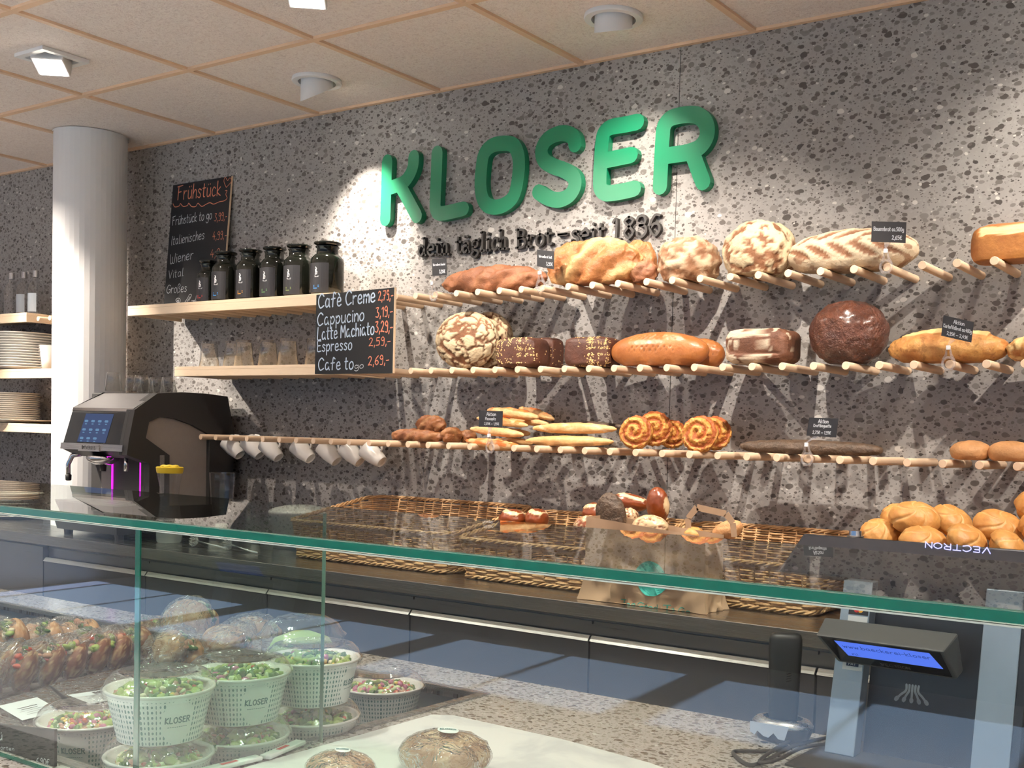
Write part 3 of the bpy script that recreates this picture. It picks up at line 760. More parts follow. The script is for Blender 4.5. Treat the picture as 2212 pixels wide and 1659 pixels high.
B['floured'] = bread_mat('crust_floured', (.15, .06, .025), (.27, .115, .05), (.62, .49, .31), .7, 14, .9)
B['batard'] = bread_mat('crust_batard', (.17, .07, .03), (.30, .14, .07), (.60, .48, .33), .7, 18, .8)
B['tin'] = bread_mat('crust_tin', (.30, .10, .025), (.52, .23, .055), (.75, .55, .28), .5, 7, .4)
B['rye_seed'] = bread_mat('crust_rye_dark', (.06, .02, .012), (.125, .042, .022), (.6, .4, .2), .55, 14, .6)
B['smooth'] = bread_mat('crust_smooth', (.30, .095, .022), (.48, .18, .05), (.15, .06, .02), .38, 6, .4, .2)
B['rye_flour'] = bread_mat('crust_rye_floured', (.085, .032, .016), (.17, .065, .03), (.50, .40, .29), .65, 20, .7)
B['shiny'] = bread_mat('crust_dark_shiny', (.055, .014, .007), (.14, .04, .016), (.3, .1, .05), .32, 30, 1.0, .45, bd=.03)
B['potato'] = bread_mat('crust_potato', (.38, .13, .03), (.66, .36, .11), (.78, .54, .24), .5, 17, .6, spots=.4)
B['snack'] = bread_mat('crust_snack', (.17, .055, .02), (.33, .13, .045), (.45, .25, .11), .5, 22, .7)
B['pale'] = bread_mat('crust_pale', (.62, .32, .12), (.78, .52, .25), (.75, .22, .05), .5, 20, .5)
B['stick'] = bread_mat('crust_baguette', (.66, .33, .11), (.82, .54, .25), (.85, .66, .40), .5, 16, .4)
B['cheese'] = bread_mat('crust_cheese', (.54, .20, .035), (.72, .42, .11), (.40, .10, .02), .5, 40, .9)
B['seeded'] = bread_mat('crust_seeded', (.055, .034, .021), (.12, .075, .045), (.5, .36, .24), .5, 40, 1.0)
B['brown_pair'] = bread_mat('crust_brown_pair', (.50, .24, .09), (.66, .36, .16), (.4, .2, .08), .6, 12, .6)
B['lye'] = bread_mat('crust_lye', (.13, .026, .006), (.28, .062, .013), (.66, .48, .28), .28, 8, .2, .4)
B['kaiser'] = bread_mat('crust_kaiser', (.54, .23, .055), (.74, .40, .12), (.80, .54, .24), .45, 14, .3)
B['bagged'] = bread_mat('crust_bagged', (.38, .19, .08), (.62, .38, .19), (.8, .6, .4), .5, 12, .5)
M['crumb'] = plain('crumb', (.70, .56, .38), .8)

ZP1, ZP2, ZP3 = Z1 + PR, Z2 + PR, Z3 + PR
def f_twist(k, amp, tone=.6, sharp=1.5):
    def f(d, p, th, ph):
        a = math.atan2(d.z, d.y)
        s = math.sin(2 * a + p.x * k + 1.5 * noise.noise(p * 9))
        r = math.sqrt(max(0, 1 - d.x * d.x))
        return amp * (abs(s) ** sharp - .5) * r, max(0, -s * tone) ** 2
    return f
bread('twisted_bread', 'dark brown twisted root bread at the left end of the top row', 'bread', (957, 572, 1182, 640), -.13, .10, B['dark_twist'], f_twist(38, .012, .3), 2.4, 2.2, base=ZP1, axis='x', res=(40, 72), lump=.16, seed=1, taper=.25)
bread('twisted_bread', 'large golden twisted root bread, brightly lit, under the founding year', 'bread', (1185, 512, 1385, 618), -.165, .11, B['light_twist'], f_twist(26, .018, 1.0), 2.5, 2.2, base=ZP1, axis='x', res=(48, 80), lump=.22, seed=2, taper=.15)
bread('twisted_bread', 'orange brown knobbly bread end leaning up behind the golden root bread', 'bread', (1340, 518, 1420, 600), -.065, .07, B['light_twist'], f_twist(30, .007, .4), 2.2, 2.0, base=ZP1, lump=.2, seed=3)
bread('twisted_bread', 'small brown root bread lying low beside the round rustic loaf', 'bread', (1362, 562, 1420, 614), -.16, .06, B['dark_twist'], f_twist(30, .006, .4), 2.2, 2.0, base=ZP1, lump=.18, seed=4)
def f_patch(thr=.1, sc=4, soft=.12, amp=.002, seed=0.0):
    def f(d, p, th, ph):
        v = noise.noise(d * sc + Vector((seed, 0, 0))) + .5 * noise.noise(d * sc * 2.7 + Vector((0, seed, 0))) + .25 * noise.noise(d * sc * 6)
        t = max(0, min(1, (v + thr) / soft + .5)); return amp * t, t
    return f
bread('round_bread', 'round light brown rustic loaf with folded crust next to the twisted breads', 'bread', (1424, 508, 1556, 606), -.12, .17, B['rustic'], f_patch(-.05, 3.2, .5, .003, 5), 2.2, 2.1, base=ZP1, lump=.12, seed=5, res=(72, 48))
bread('round_bread', 'round floured country loaf with torn top crust in the top row', 'bread', (1563, 476, 1708, 604), -.165, .13, B['floured'], f_patch(.12, 3.0, .18, .0035, 2.2), 2.1, 2.0, base=ZP1, lump=.09, seed=6, res=(80, 52))
bread('round_bread', 'second round floured loaf half hidden behind the torn one', 'bread', (1620, 482, 1722, 600), -.05, .07, B['floured'], f_patch(.2, 3.0, .2, .003, 8), 2.1, 2.0, base=ZP1, lump=.08, seed=7)
SL = [(-.55, .95, 1), (-.20, .95, 1), (.14, .95, 1), (.46, .95, 1), (.78, .95, 1), (-.72, .0, -1), (-.38, .0, -1), (-.04, .0, -1), (.30, .0, -1), (.62, .0, -1)]
def f_slash(d, p, th, ph):
    a = math.atan2(d.z, -d.y); x = p.x / .19; s = 0
    for cx_, ca, sl in SL:
        da = a - ca; u = x - cx_ - .20 * sl * da / .4; s = max(s, 1 - (u / .105) ** 2 - (da / .40) ** 2)
    s = max(0, min(1, s * 3.2))
    t = 1.0 if noise.noise(d * 4 + Vector((3, 0, 0))) > -.35 else .25
    return -.004 * s, max(0, t - s * 1.5)
o = bread('long_bread', 'long floured country loaf with two rows of slanted slashes', 'bread', (1702, 495, 1986, 592), -.14, .15, B['batard'], None, 2.1, 2.1, base=ZP1, axis='x', res=(64, 120), lump=.05, seed=8,
    f=f_slash)
bread('tin_bread', 'golden box loaf with a long split top at the right edge, top row', 'bread', (2094, 483, 2290, 574), -.13, .11, B['tin'], None, 4.5, 3.6, base=ZP1, axis='z', res=(64, 48), lump=.03, seed=9,
    f=lambda d, p, th, ph: (lambda q: (-.003 * q, q))(1.0 if d.y < .2 and .020 < p.z - .006 * noise.noise(p * 30) < .040 and p.x > -.075 else 0))

def f_crack(sc, w, seed):
    def f(d, p, th, ph):
        q = d * sc + Vector((seed, seed * .7, 0)); q += Vector([noise.noise(d * 5 + Vector((k * 9, 0, seed))) for k in range(3)]) * .35
        ds, _ = noise.voronoi(q); e = ds[1] - ds[0]; w2 = w * (1 + 1.2 * noise.noise(d * 3))
        t = max(0, min(1, (e - w2) / .06)); ring = .25 * (math.sin(math.sqrt(max(0, 1 - d.y * d.y)) * 55) > .55) * (d.z < -.2)
        return -.005 * (1 - t), max(0, t - ring)
    return f
bread('cracked_bread', 'large round cracked sourdough loaf standing on edge in the middle row', 'bread', (941, 673, 1078, 797), -.15, .11, B['floured'], f_crack(2.4, .10, 3), 2.0, 2.0, base=ZP2, axis='z', res=(128, 84), lump=.03, seed=10, flat=.97)
bread('cracked_bread', 'second cracked sourdough loaf peeking out behind the first', 'bread', (1000, 674, 1110, 796), -.06, .07, B['floured'], f_crack(2.4, .09, 7), 2.0, 2.0, base=ZP2, res=(96, 64), lump=.03, seed=11, flat=.97)
M['seed'] = plain('oat_seed', (.66, .46, .20), .55)
def seeds(parent, mesh_o, count, sel, name='seeds', mat=None, size=.0032, seed=1):
    rnd = random.Random(seed); me = mesh_o.data; ps = [p for p in me.polygons if sel(p.center, p.normal)]
    if not ps: return
    ws = [p.area for p in ps]; g = G()
    for p in rnd.choices(ps, ws, k=count):
        vv_ = [me.vertices[q].co for q in p.vertices]; w4 = [rnd.random() ** 1.2 for _ in vv_]; c = sum((q * w for q, w in zip(vv_, w4)), Vector()) / sum(w4); n_ = p.normal.normalized()
        t1 = n_.orthogonal().normalized(); t1.rotate(Matrix.Rotation(rnd.uniform(0, 6), 3, n_)); t2 = n_.cross(t1); L_ = size * rnd.uniform(.8, 1.4); W_ = L_ * .5
        c = c - n_ * (c - p.center).dot(n_)
        b0 = [c + t1 * L_, c + t2 * W_, c - t1 * L_, c - t2 * W_]
        g.add(b0 + [c + n_ * .0016], [(0, 1, 4), (1, 2, 4), (2, 3, 4), (3, 0, 4)])
    return g.make(name, mat or M['seed'], mesh_o, kind='stuff')
def box_bread(label, box, y, dep, seed, base=ZP2):
    o = bread('box_bread', label, 'bread', box, y, dep, B['rye_seed'], None, 7, 5, base=base, lump=.05, seed=seed, res=(48, 32), flat=.98)
    return o
o = box_bread('dark rye box loaf scattered with pale oats, right of the cracked loaf', (1072, 730, 1188, 798), -.16, .10, 12); seeds(None, o, 230, lambda c, n: n.y < -.3 and c.z > .012 and noise.noise(c * 28) > -.12, seed=1); seeds(None, o, 40, lambda c, n: n.y < .2, seed=2)
o = box_bread('dark rye box loaf, narrow end showing behind the oat covered one', (1150, 730, 1218, 797), -.07, .07, 13); seeds(None, o, 50, lambda c, n: n.y < .2, seed=3)
o = box_bread('dark rye box loaf with oats left of the smooth brown loaf', (1219, 728, 1346, 797), -.14, .10, 14); seeds(None, o, 240, lambda c, n: n.y < -.2 and c.x > -.02 and noise.noise(c * 30) > -.15, seed=4); seeds(None, o, 50, lambda c, n: n.y < .2, seed=5)
def f_pin(d, p, th, ph):
    c = math.cos(p.x * 330) * math.cos(math.atan2(d.z, -d.y) * 9 + (round(p.x * 330 / PI) % 2) * PI / 2); 
    t = max(0, (c - .72) / .28) if abs(p.x) < .085 and math.atan2(d.z, -d.y) > -.3 else 0
    return -.005 * t, .9 * t
bread('oval_bread', 'smooth orange brown oval loaf with pricked holes, middle row', 'bread', (1321, 717, 1532, 800), -.15, .115, B['smooth'], f_pin, 2.25, 2.1, base=ZP2, axis='x', res=(96, 140), lump=.02, seed=15, taper=.08)
bread('oval_bread', 'second smooth brown loaf whose end shows behind the pricked one', 'bread', (1440, 730, 1566, 798), -.08, .08, B['smooth'], f_pin, 2.2, 2.1, base=ZP2, axis='x', res=(48, 60), lump=.03, seed=16)
o = bread('box_bread', 'dark floured rye box loaf with a slit along the front', 'bread', (1566, 711, 1735, 796), -.15, .13, B['rye_flour'], None, 6, 4.5, base=ZP2, lump=.05, seed=17, res=(80, 56), flat=.98,
    f=lambda d, p, th, ph: (lambda s, fl: (-.005 * s, max(0, fl - s)))(1.0 if d.y < -.3 and abs(d.z + .12 + .1 * d.x) < .10 - .14 * abs(d.x + .12) else 0, 1.0 if (p.x < .035 and noise.noise(p * 30) > -.25 and d.y < .2 and abs(d.z) > .12) or (noise.noise(p * 40) > .25 and d.y < 0) else 0))
bread('round_bread', 'big round very dark glossy loaf, the darkest in the middle row', 'bread', (1749, 649, 1921, 795), -.14, .17, B['shiny'], None, 2.1, 2.1, base=ZP2, lump=.05, seed=18, res=(72, 52), lscale=4, flat=.93)
bread('long_bread', 'pale golden oval potato loaf behind the tilted price card', 'bread', (1920, 709, 2180, 793), -.14, .13, B['potato'], None, 2.3, 2.1, base=ZP2, axis='x', res=(48, 90), lump=.10, seed=19, taper=.1,
    f=lambda d, p, th, ph: (.004 if abs(math.atan2(d.z, -d.y) - 1.1) < .35 and abs(p.x) < .11 else 0, 1.0 if abs(math.atan2(d.z, -d.y) - 1.15) < .3 + .1 * noise.noise(p * 30) and abs(p.x) < .11 else 0))
bread('long_bread', 'pale golden loaf cut off by the right edge, middle row', 'bread', (2176, 716, 2400, 794), -.14, .13, B['potato'], f_patch(-.1, 4, .3, .002, 3), 2.3, 2.1, base=ZP2, axis='x', res=(40, 60), lump=.12, seed=20)

# third row
G3 = 'small brown cheese rolls on the lowest peg row'
bread('snack_roll', 'long brown twisted roll lying at the left end of the lowest bread row', 'roll', (846, 925, 962, 959), -.17, .055, B['snack'], f_twist(60, .006, .5), 2.5, 2.1, base=ZP3, axis='x', res=(32, 56), lump=.15, seed=21, group=G3)
bread('snack_roll', 'brown roll resting on top of the long twisted one', 'roll', (899, 896, 964, 932), -.16, .055, B['snack'], f_twist(60, .006, .6), 2.2, 2.0, base=at(930, 932, y=-.16).z, lump=.12, seed=22, group=G3)
bread('snack_roll', 'short brown roll pointing forward right of the long twisted one', 'roll', (957, 922, 996, 958), -.15, .10, B['snack'], f_twist(60, .006, .6), 2.2, 2.0, base=ZP3, lump=.12, seed=23, group=G3)
bread('snack_roll', 'small brown roll end in shade left of the pizza sticks', 'roll', (990, 928, 1030, 958), -.08, .06, B['snack'], f_twist(60, .006, .6), 2.2, 2.0, base=ZP3, lump=.12, seed=24, group=G3)
def stick(label, a, b, w, y0, y1, mat, tone=None, seed=0, h=None, cat='bread stick', grp='baked sticks on the lowest peg row', name='pizza_stick', base=None):
    A, C = at(*a, y=y0), at(*b, y=y1); L_ = (C - A).length; wr = w * 2.9 / FPX
    g = loaf_mesh(L_ / 2, wr * .62, wr, 2.6, 2.2, res=(24, 48), f=tone, lump=.16, seed=seed, axis='x', taper=.25, lscale=2.2, flat=.85)
    o = g.make(name, mat, None, True); d = (C - A).normalized()
    if base is not None: pass
    o.rotation_euler = (0, -math.asin(d.z), math.atan2(d.y, d.x)); mid = (A + C) / 2
    o.location = mid - Vector((0, 0, wr / 2))
    return tag(o, label, cat, grp)
def f_top(thr=.3, amp=.003, seed=0):
    def f(d, p, th, ph):
        t = 1 if d.z > thr and noise.noise(p * 45 + Vector((seed, 0, 0))) > -.1 else 0
        return amp * t * abs(noise.noise(p * 130)) * 2, t
    return f
stick('pizza stick at the bottom of the pile with red browned cheese, behind the clip', (1008, 952), (1122, 965), 30, -.19, -.19, B['pale'], f_top(.0, .004, 1), 31)
stick('pale pizza stick, second from the bottom of the pile', (1016, 925), (1131, 938), 28, -.17, -.17, B['pale'], f_top(2), 32)
stick('pizza stick with orange cheese, third from the bottom of the pile', (1030, 902), (1139, 918), 24, -.15, -.15, B['pale'], f_top(.1, .003, 2), 33)
stick('golden pizza stick on top of the pile above the price card', (1052, 884), (1163, 900), 30, -.14, -.13, B['pale'], f_top(.6, .003, 3), 34)
stick('pale stick with rough crust pointing right at the top of the pile', (1120, 880), (1195, 904), 24, -.07, -.07, B['pale'], f_top(.75, .003, 3), 35)
stick('pale stick showing behind the pile, mid height', (1100, 905), (1184, 914), 24, -.07, -.07, B['pale'], f_top(.75, .003, 3), 36)
stick('shaded stick low at the back of the pizza stick pile', (1075, 950), (1150, 956), 24, -.08, -.08, B['pale'], f_top(2), 37)
stick('short shaded stick end behind the second pizza stick', (1070, 930), (1145, 936), 24, -.09, -.08, B['pale'], f_top(2), 47)
stick('lower golden baguette stick with salt along its base', (1136, 950), (1325, 953), 31, -.16, -.16, B['stick'], f_top(2), 38, name='baguette_stick')
stick('upper golden baguette stick lying on the salted one', (1152, 923), (1332, 925), 32, -.15, -.15, B['stick'], lambda d, p, th, ph: (-.002 if abs(math.sin(p.x * 28 + d.z)) < .12 else 0, .8 if abs(math.sin(p.x * 28 + d.z)) < .2 else 0), 39, name='baguette_stick')
stick('darker seeded stick lying behind the upper baguette stick', (1200, 918), (1345, 920), 26, -.06, -.06, B['seeded'], None, 40, name='baguette_stick')
def snail(label, cu, cv, r, y, tilt, seed, dep=.05):
    C = at(cu, cv, y=y); R0 = r * 2.85 / FPX
    def f(d, p, th, ph):
        if d.y > .2: return 0, 0
        rr = math.hypot(p.x, p.z) / R0; a = math.atan2(p.z, p.x)
        s = math.sin(rr * 13 - a + .6 * noise.noise(p * 30)); return .0045 * s, 1.0 if s < -.35 or noise.noise(p * 140) > .25 else 0
    g = G(); g.tone = []; S_, R2 = 88, 56; vs = []
    for j in range(R2 + 1):
        ph = PI * j / R2
        for k in range(S_):
            th = 2 * PI * k / S_; d = Vector((math.sin(ph) * math.cos(th), -math.cos(ph), math.sin(ph) * math.sin(th)))
            p = Vector((R0 * sgn(math.sin(ph), .75) * math.cos(th), -dep / 2 * sgn(math.cos(ph), .7), R0 * sgn(math.sin(ph), .75) * math.sin(th)))
            di, t = f(d, p, th, ph); p += Vector((0, -1, 0)) * di + d * .004 * noise.noise(d * 5 + Vector((seed, 0, 0))) + d * .002 * noise.noise(d * 22)
            vs.append(p); g.tone.append(t)
    zm = min(p.z for p in vs)
    g.add(vs, [(j * S_ + k, j * S_ + (k + 1) % S_, (j + 1) * S_ + (k + 1) % S_, (j + 1) * S_ + k) for j in range(R2) for k in range(S_)])
    o = g.make('cheese_snail', B['cheese'], None, True, loc=(C.x, y, ZP3 - zm)); o.rotation_euler = (tilt[0], 0, tilt[1])
    o.location.z = C.z
    return tag(o, label, 'pastry', 'spiral cheese pastries on the lowest peg row')
snail('spiral cheese pastry standing on edge, front one of the left group', 1374, 934, 44, -.19, (-.12, .25), 1)
snail('spiral cheese pastry leaning behind the front one with melted cheese', 1414, 926, 46, -.13, (-.1, .5), 2)
snail('spiral cheese pastry, shaded last one of the left group', 1452, 938, 38, -.07, (-.1, .5), 3)
snail('spiral cheese pastry, front one of the right pair', 1512, 938, 47, -.17, (-.12, .2), 4)
snail('spiral cheese pastry, rear one of the right pair', 1543, 936, 44, -.11, (-.1, .3), 5)
o = bread('dark_baguette', 'long dark seeded baguette lying flat on the lowest pegs', 'bread', (1600, 950, 1908, 990), -.15, .07, B['seeded'], None, 2.9, 2.2, base=ZP3, axis='x', res=(32, 120), lump=.1, seed=41, lscale=2.5, taper=.1)
M['pale_seed'] = plain('pale_seed', (.50, .40, .28), .5); seeds(None, o, 260, lambda c, n: n.z > .1 and n.y < .5, mat=M['pale_seed'], size=.002, seed=6)
bread('brown_roll', 'light brown rye roll, left half of the pair at the right edge', 'roll', (2053, 951, 2142, 1000), -.15, .10, B['brown_pair'], None, 2.4, 2.2, base=ZP3, lump=.05, seed=42, group='pair of joined rye rolls')
bread('brown_roll', 'light brown rye roll, right half of the pair cut by the right edge', 'roll', (2134, 952, 2236, 1003), -.15, .10, B['brown_pair'], None, 2.4, 2.2, base=ZP3, lump=.05, seed=43, group='pair of joined rye rolls')

# ------------------------------------------------------------------ price cards on clear clips
M['card'] = plain('card_black', (.018, .018, .02), .45)
M['clip'] = thin_glass('clip_plastic', (.93, .9, .88), .06, 1.5, haze=.12, boost=1.8)
M['hinge'] = plain('hinge_white', (.8, .8, .8), .4)
def price_card(label, corners, pegpx, lines):
    CY = -.2575
    t = thing('price_card', label, 'price tag', (0, 0, 0), 'black price cards clipped on the pegs')
    c = [at(u, v, y=CY) for u, v in corners]
    G().prism(c, (0, .0012, 0)).make('card', M['card'], t)
    g = G(); e = (c[1] - c[0]); up = (c[0] - c[3])
    for txt, fx0, fx1, fy, hh in lines:
        P0 = c[3] + e * fx0 + up * fy; P1 = c[3] + e * fx1 + up * fy
        write(g, txt, P0, P1, up.length * hh, .085, up=up.normalized())
    g.make('lettering', M['chalk_white'], t)
    pc = at(*pegpx, y=-PL); mid = (c[2] + c[3]) / 2
    # ring round the peg end, two prongs, white hinge block under the card
    ring = [(pc.x + math.cos(a) * (PR + .0045), CY + .012, pc.z + math.sin(a) * (PR + .0045)) for a in [PI * 2 * k / 20 for k in range(20)]]
    g = G().tube(ring, .0038, 6, True)
    for sx in (-1, 1):
        g.tube([(pc.x + sx * .012, CY + .012, pc.z + .011), (pc.x + sx * .006, CY + .010, pc.z + .024), (pc.x + sx * .0045, CY + .006, pc.z + .036)], [.005, .0035, .003], 6)
        g.tube([(pc.x + sx * .010, CY + .012, pc.z - .013), (pc.x + sx * .006, CY + .012, pc.z - .019)], [.004, .003], 6)
    g.make('clip', M['clip'], t, True)
    zt = pc.z + .036
    G().box(pc.x - .005, CY + .001, zt - .002, pc.x + .005, CY + .009, zt + .009).make('hinge', M['hinge'], t, bevel=.001)
    G().hull8([(pc.x - .002, CY + .0015, zt + .009), (pc.x + .002, CY + .0015, zt + .009), (pc.x + .002, CY + .004, zt + .009), (pc.x - .002, CY + .004, zt + .009),
               (mid.x - .012, CY + .0015, mid.z + .008), (mid.x + .012, CY + .0015, mid.z + .008), (mid.x + .012, CY + .003, mid.z + .008), (mid.x - .012, CY + .003, mid.z + .008)]).make('holder_tongue', M['clip'], t)
price_card('small black price card above the left end of the top bread row', [(933, 560), (964, 558), (965, 594), (934, 596)], (940, 638.7), [('Wurzelbrot dunkel', .08, .92, .6, .13), ('3,95\u20ac', .5, .9, .14, .2)])
price_card('small black price card left of the bright golden twisted bread', [(1160, 539), (1197, 543), (1196, 582), (1160, 575)], (1171.2, 618), [('Wurzelbrot hell', .12, .88, .55, .15), ('3,95\u20ac', .55, .92, .12, .2)])
price_card('black price card in front of the long slashed loaf', [(1883, 478), (1958, 480), (1956, 525), (1882, 522)], (1916.1, 576.7), [('Bauernbrot ca.500g', .07, .93, .55, .19), ('2,65\u20ac', .6, .88, .14, .2)])
price_card('tilted black price card over the pale potato loaf', [(2038, 681), (2104, 696), (2098, 740), (2033, 725)], (2050.6, 785.8), [('Aktion', .36, .7, .72, .18), ('Kartoffelbrot ca.400g', .05, .96, .44, .17), ('2,95\u20ac \u2013 2,49\u20ac', .18, .86, .12, .16)])
price_card('black price card in front of the pizza stick pile', [(1035, 887), (1086, 888), (1085, 924), (1034, 922)], (1062, 967), [('Aktion', .33, .72, .7, .2), ('Pizzaspitz', .28, .72, .44, .17), ('2,85\u20ac \u2013 1,95\u20ac', .24, .86, .14, .15)])
price_card('black price card above the long dark seeded baguette', [(1748, 902), (1811, 904), (1806, 945), (1742, 941)], (1745.7, 991.8), [('Aktion', .34, .68, .72, .2), ('Kraftbaguette', .2, .8, .5, .16), ('2,75\u20ac \u2013 1,95\u20ac', .2, .82, .12, .17)])

# ------------------------------------------------------------------ jars, glasses, bottles, plates, cups
M['jar'] = plain('jar_dark_glass', (.006, .007, .005), .10, **{'Specular IOR Level': .35})
M['jar_label'] = plain('jar_label', (.016, .016, .02), .55)
M['ink_white'] = plain('ink_white', (.75, .75, .75), .6)
INK = {'red': plain('ink_red', (.6, .04, .03), .6), 'blue': plain('ink_blue', (.03, .2, .5), .6), 'orange': plain('ink_orange', (.65, .3, .04), .6), 'green': plain('ink_green', (.12, .3, .1), .6), 'olive': plain('ink_olive', (.22, .3, .08), .6), 'azure': plain('ink_azure', (.05, .25, .6), .6)}
jars = [(450, 562, .045, 'red', 'smallest black tea jar, red print, left end of the shelf'), (487, 543, .054, 'blue', 'black tea jar with blue print, second from the left'), (540, 538, .054, 'orange', 'black tea jar with orange print'), (592, 533, .054, 'green', 'black tea jar with green print, fourth from the left'), (645, 528, .057, 'olive', 'black tea jar with olive green print, fifth from the left'), (706, 522, .061, 'azure', 'largest black tea jar with azure print, next to the coffee menu')]
for u, vt, r, ink, lab in jars:
    P = at(u, 640, y=-.17); H_ = at(u, vt, y=-.17).z - TOPS1
    t = thing('storage_jar', lab, 'jar', (P.x, -.17, TOPS1 + .0005), 'black tea jars on the upper shelf'); k = H_
    G().lathe([(0, 0), (r * .96, 0), (r, .004), (r, k * .62), (r * .97, k * .68), (r * .78, k * .745), (r * .66, k * .77), (r * .64, k * .86), (r * .72, k * .885), (r * .72, k * .90), (0, k * .90)], 40).make('jar_body', M['jar'], t, True, angle=50)
    G().lathe([(r * .60, k * .90), (r * .62, k * .915), (r * .80, k * .94), (r * .82, k * .96), (r * .80, k * .975), (0, k * 1.0)], 40).make('stopper', M['jar'], t, True, angle=50)
    ang0 = -PI / 2 + .15; sp = .75
    def onj(x, z, lift=.0006): 
        a = ang0 + x / r; return Vector((math.cos(a) * (r + lift), math.sin(a) * (r + lift), z))
    g = G(); n_ = 10
    vs = [onj((-sp + 2 * sp * i / n_) * r, z) for z in (k * .06, k * .58) for i in range(n_ + 1)]
    g.add(vs, [(i, i + 1, n_ + 2 + i, n_ + 1 + i) for i in range(n_)])
    lb = g.make('paper_label', M['jar_label'], t)
    g = G()
    for st in ([(0, .50), (.004, .47), (.001, .44), (.006, .42), (.005, .38), (-.002, .37), (0, .42), (-.001, .46)],): g.ribbon([(x - .004, z * k) for x, z in st], .0021, lambda x, y, d: onj(x, y, .0012))
    for zz, w in ((.345, .010), (.33, .008)): g.ribbon([(-w, zz * k), (w, zz * k)], .0007, lambda x, y, d: onj(x, y, .0012))
    g.make('printed_mark', M['ink_white'], lb)
    g = G()
    for zz, w in ((.18, .012), (.155, .012), (.13, .008)): g.ribbon([(-.014, zz * k), (-.014 + 2 * w, zz * k)], .0014, lambda x, y, d: onj(x, y, .0012))
    g.make('printed_text', INK[ink], lb)
def tumbler(r0, r1, h, name='tumbler', n=24, upside=True):
    """glass, wall plus thick base; upside-down when asked"""
    pr = [(0, .0), (r0 * .96, 0), (r0, .003), (r1, h), (r1 - .0016, h), (r0 - .002, .009), (0, .009)]
    if upside: pr = [(r, h - z) for r, z in pr][::-1]
    return G().lathe(pr, n)
for i, (u, w) in enumerate(((452, 30), (490, 30), (527, 30), (566, 30), (622, 36), (668, 30))):
    P = at(u, 790, y=-.16)
    o = tumbler(.031, .040, .108, n=28).make('tumbler', M['tumbler'], None, True, loc=(P.x, -.16 + (.03 if i % 2 else 0), TOPS2 + .0003))
    tag(o, ['clear tumbler upside down at the left end of the lower shelf', 'clear upturned tumbler, second on the lower shelf', 'clear upturned tumbler, third on the lower shelf', 'clear upturned tumbler, fourth on the lower shelf', 'clear upturned tumbler set apart in the middle of the lower shelf', 'clear upturned tumbler next to the coffee menu on the lower shelf'][i], 'glass', 'upturned tumblers on the lower shelf')
# bottles left of the column
for i, (u, vt, lbl) in enumerate(((-8, 590, 1), (25, 590, 1), (52, 588, 2), (77, 585, 2))):
    P = at(u, 670, y=-.13); H_ = at(u, vt, y=-.13).z - TOPS1 - .002; r = .034
    t = thing('bottle', ['clear glass bottle cut by the left edge of the picture', 'clear glass bottle without front label, left shelf', 'clear glass bottle with pale label, middle of the left shelf', 'clear glass bottle with pale label nearest the column'][i], 'bottle', (P.x, -.13, 1.8603), 'clear bottles on the left shelf')
    G().lathe([(0, 0), (r, 0), (r, H_ * .60), (r * .8, H_ * .70), (.012, H_ * .80), (.012, H_ * .93)], 28).make('bottle_body', M['tumbler'], t, True, angle=60)
    G().lathe([(.0135, H_ * .86), (.0135, H_), (0, H_)], 20).make('cap', M['steel'], t, True, angle=40)
    if lbl == 2:
        g = G(); n_ = 8; vs = [(math.cos(-PI / 2 + .3 - .8 + 1.6 * i2 / n_) * (r + .0006), math.sin(-PI / 2 + .3 - .8 + 1.6 * i2 / n_) * (r + .0006), z) for z in (H_ * .1, H_ * .5) for i2 in range(n_ + 1)]
        g.add(vs, [(i2, i2 + 1, n_ + 2 + i2, n_ + 1 + i2) for i2 in range(n_)]).make('paper_label', plain('bottle_label', (.50, .56, .62), .6), t)
def plate_mesh(r, h=.018):
    return G().lathe([(0, .002), (r * .62, 0), (r * .66, .0015), (r * .97, h - .004), (r, h - .001), (r * .99, h), (r * .64, .006), (0, .006)], 36)
def stack(label, group, cx, cy, z0, r, n, dz, mat):
    first = None
    for k in range(n):
        if first is None: first = plate_mesh(r).make('plate', mat, None, True); o = first
        else: o = first.copy(); COL.objects.link(o)
        o.location = (cx + R_(-.001, .001), cy + R_(-.001, .001), z0 + k * dz); tag(o, label, 'plate', group)
    return z0 + n * dz
P = at(57, 797, y=-.145)
stack('white plate in the tall front stack on the middle left shelf', 'tall front plate stack', P.x, -.145, 1.6053, .142, 14, .0121, M['porcelain'])
stack('white plate in the stack cut by the left edge on the middle shelf', 'plate stack at the left picture edge', P.x - .305, -.145, 1.6053, .142, 14, .0123, M['porcelain'])
P = at(31, 905, y=-.145)
o = plate_mesh(.20).make('plate', M['porcelain_cream'], None, True, loc=(P.x + .02, -.20 + .03, 1.3573)); tag(o, 'wide flat cream plate under the saucer stack on the lowest left shelf', 'plate')
stack('cream saucer in the stack on the lowest left shelf', 'saucer stack on the wide plate', P.x, -.15, 1.3635 + .006, .118, 13, .0095, M['porcelain_cream'])
P = at(30, 1070, y=-.3)
stack('cream plate in the low stack on the back counter behind the glass', 'low plate stack on the counter', P.x, -.3, .9245, .125, 8, .014, M['porcelain_cream'])
bx = at(105, 796, y=-.12)
tag(G().lathe([(0, 0), (.03, 0), (.045, .12), (.042, .12), (.028, .004), (0, .004)], 24).make('cup', M['porcelain'], None, True, loc=(bx.x - .01, -.12, 1.6053)), 'white mug standing right of the tall plate stack beside the column', 'cup')
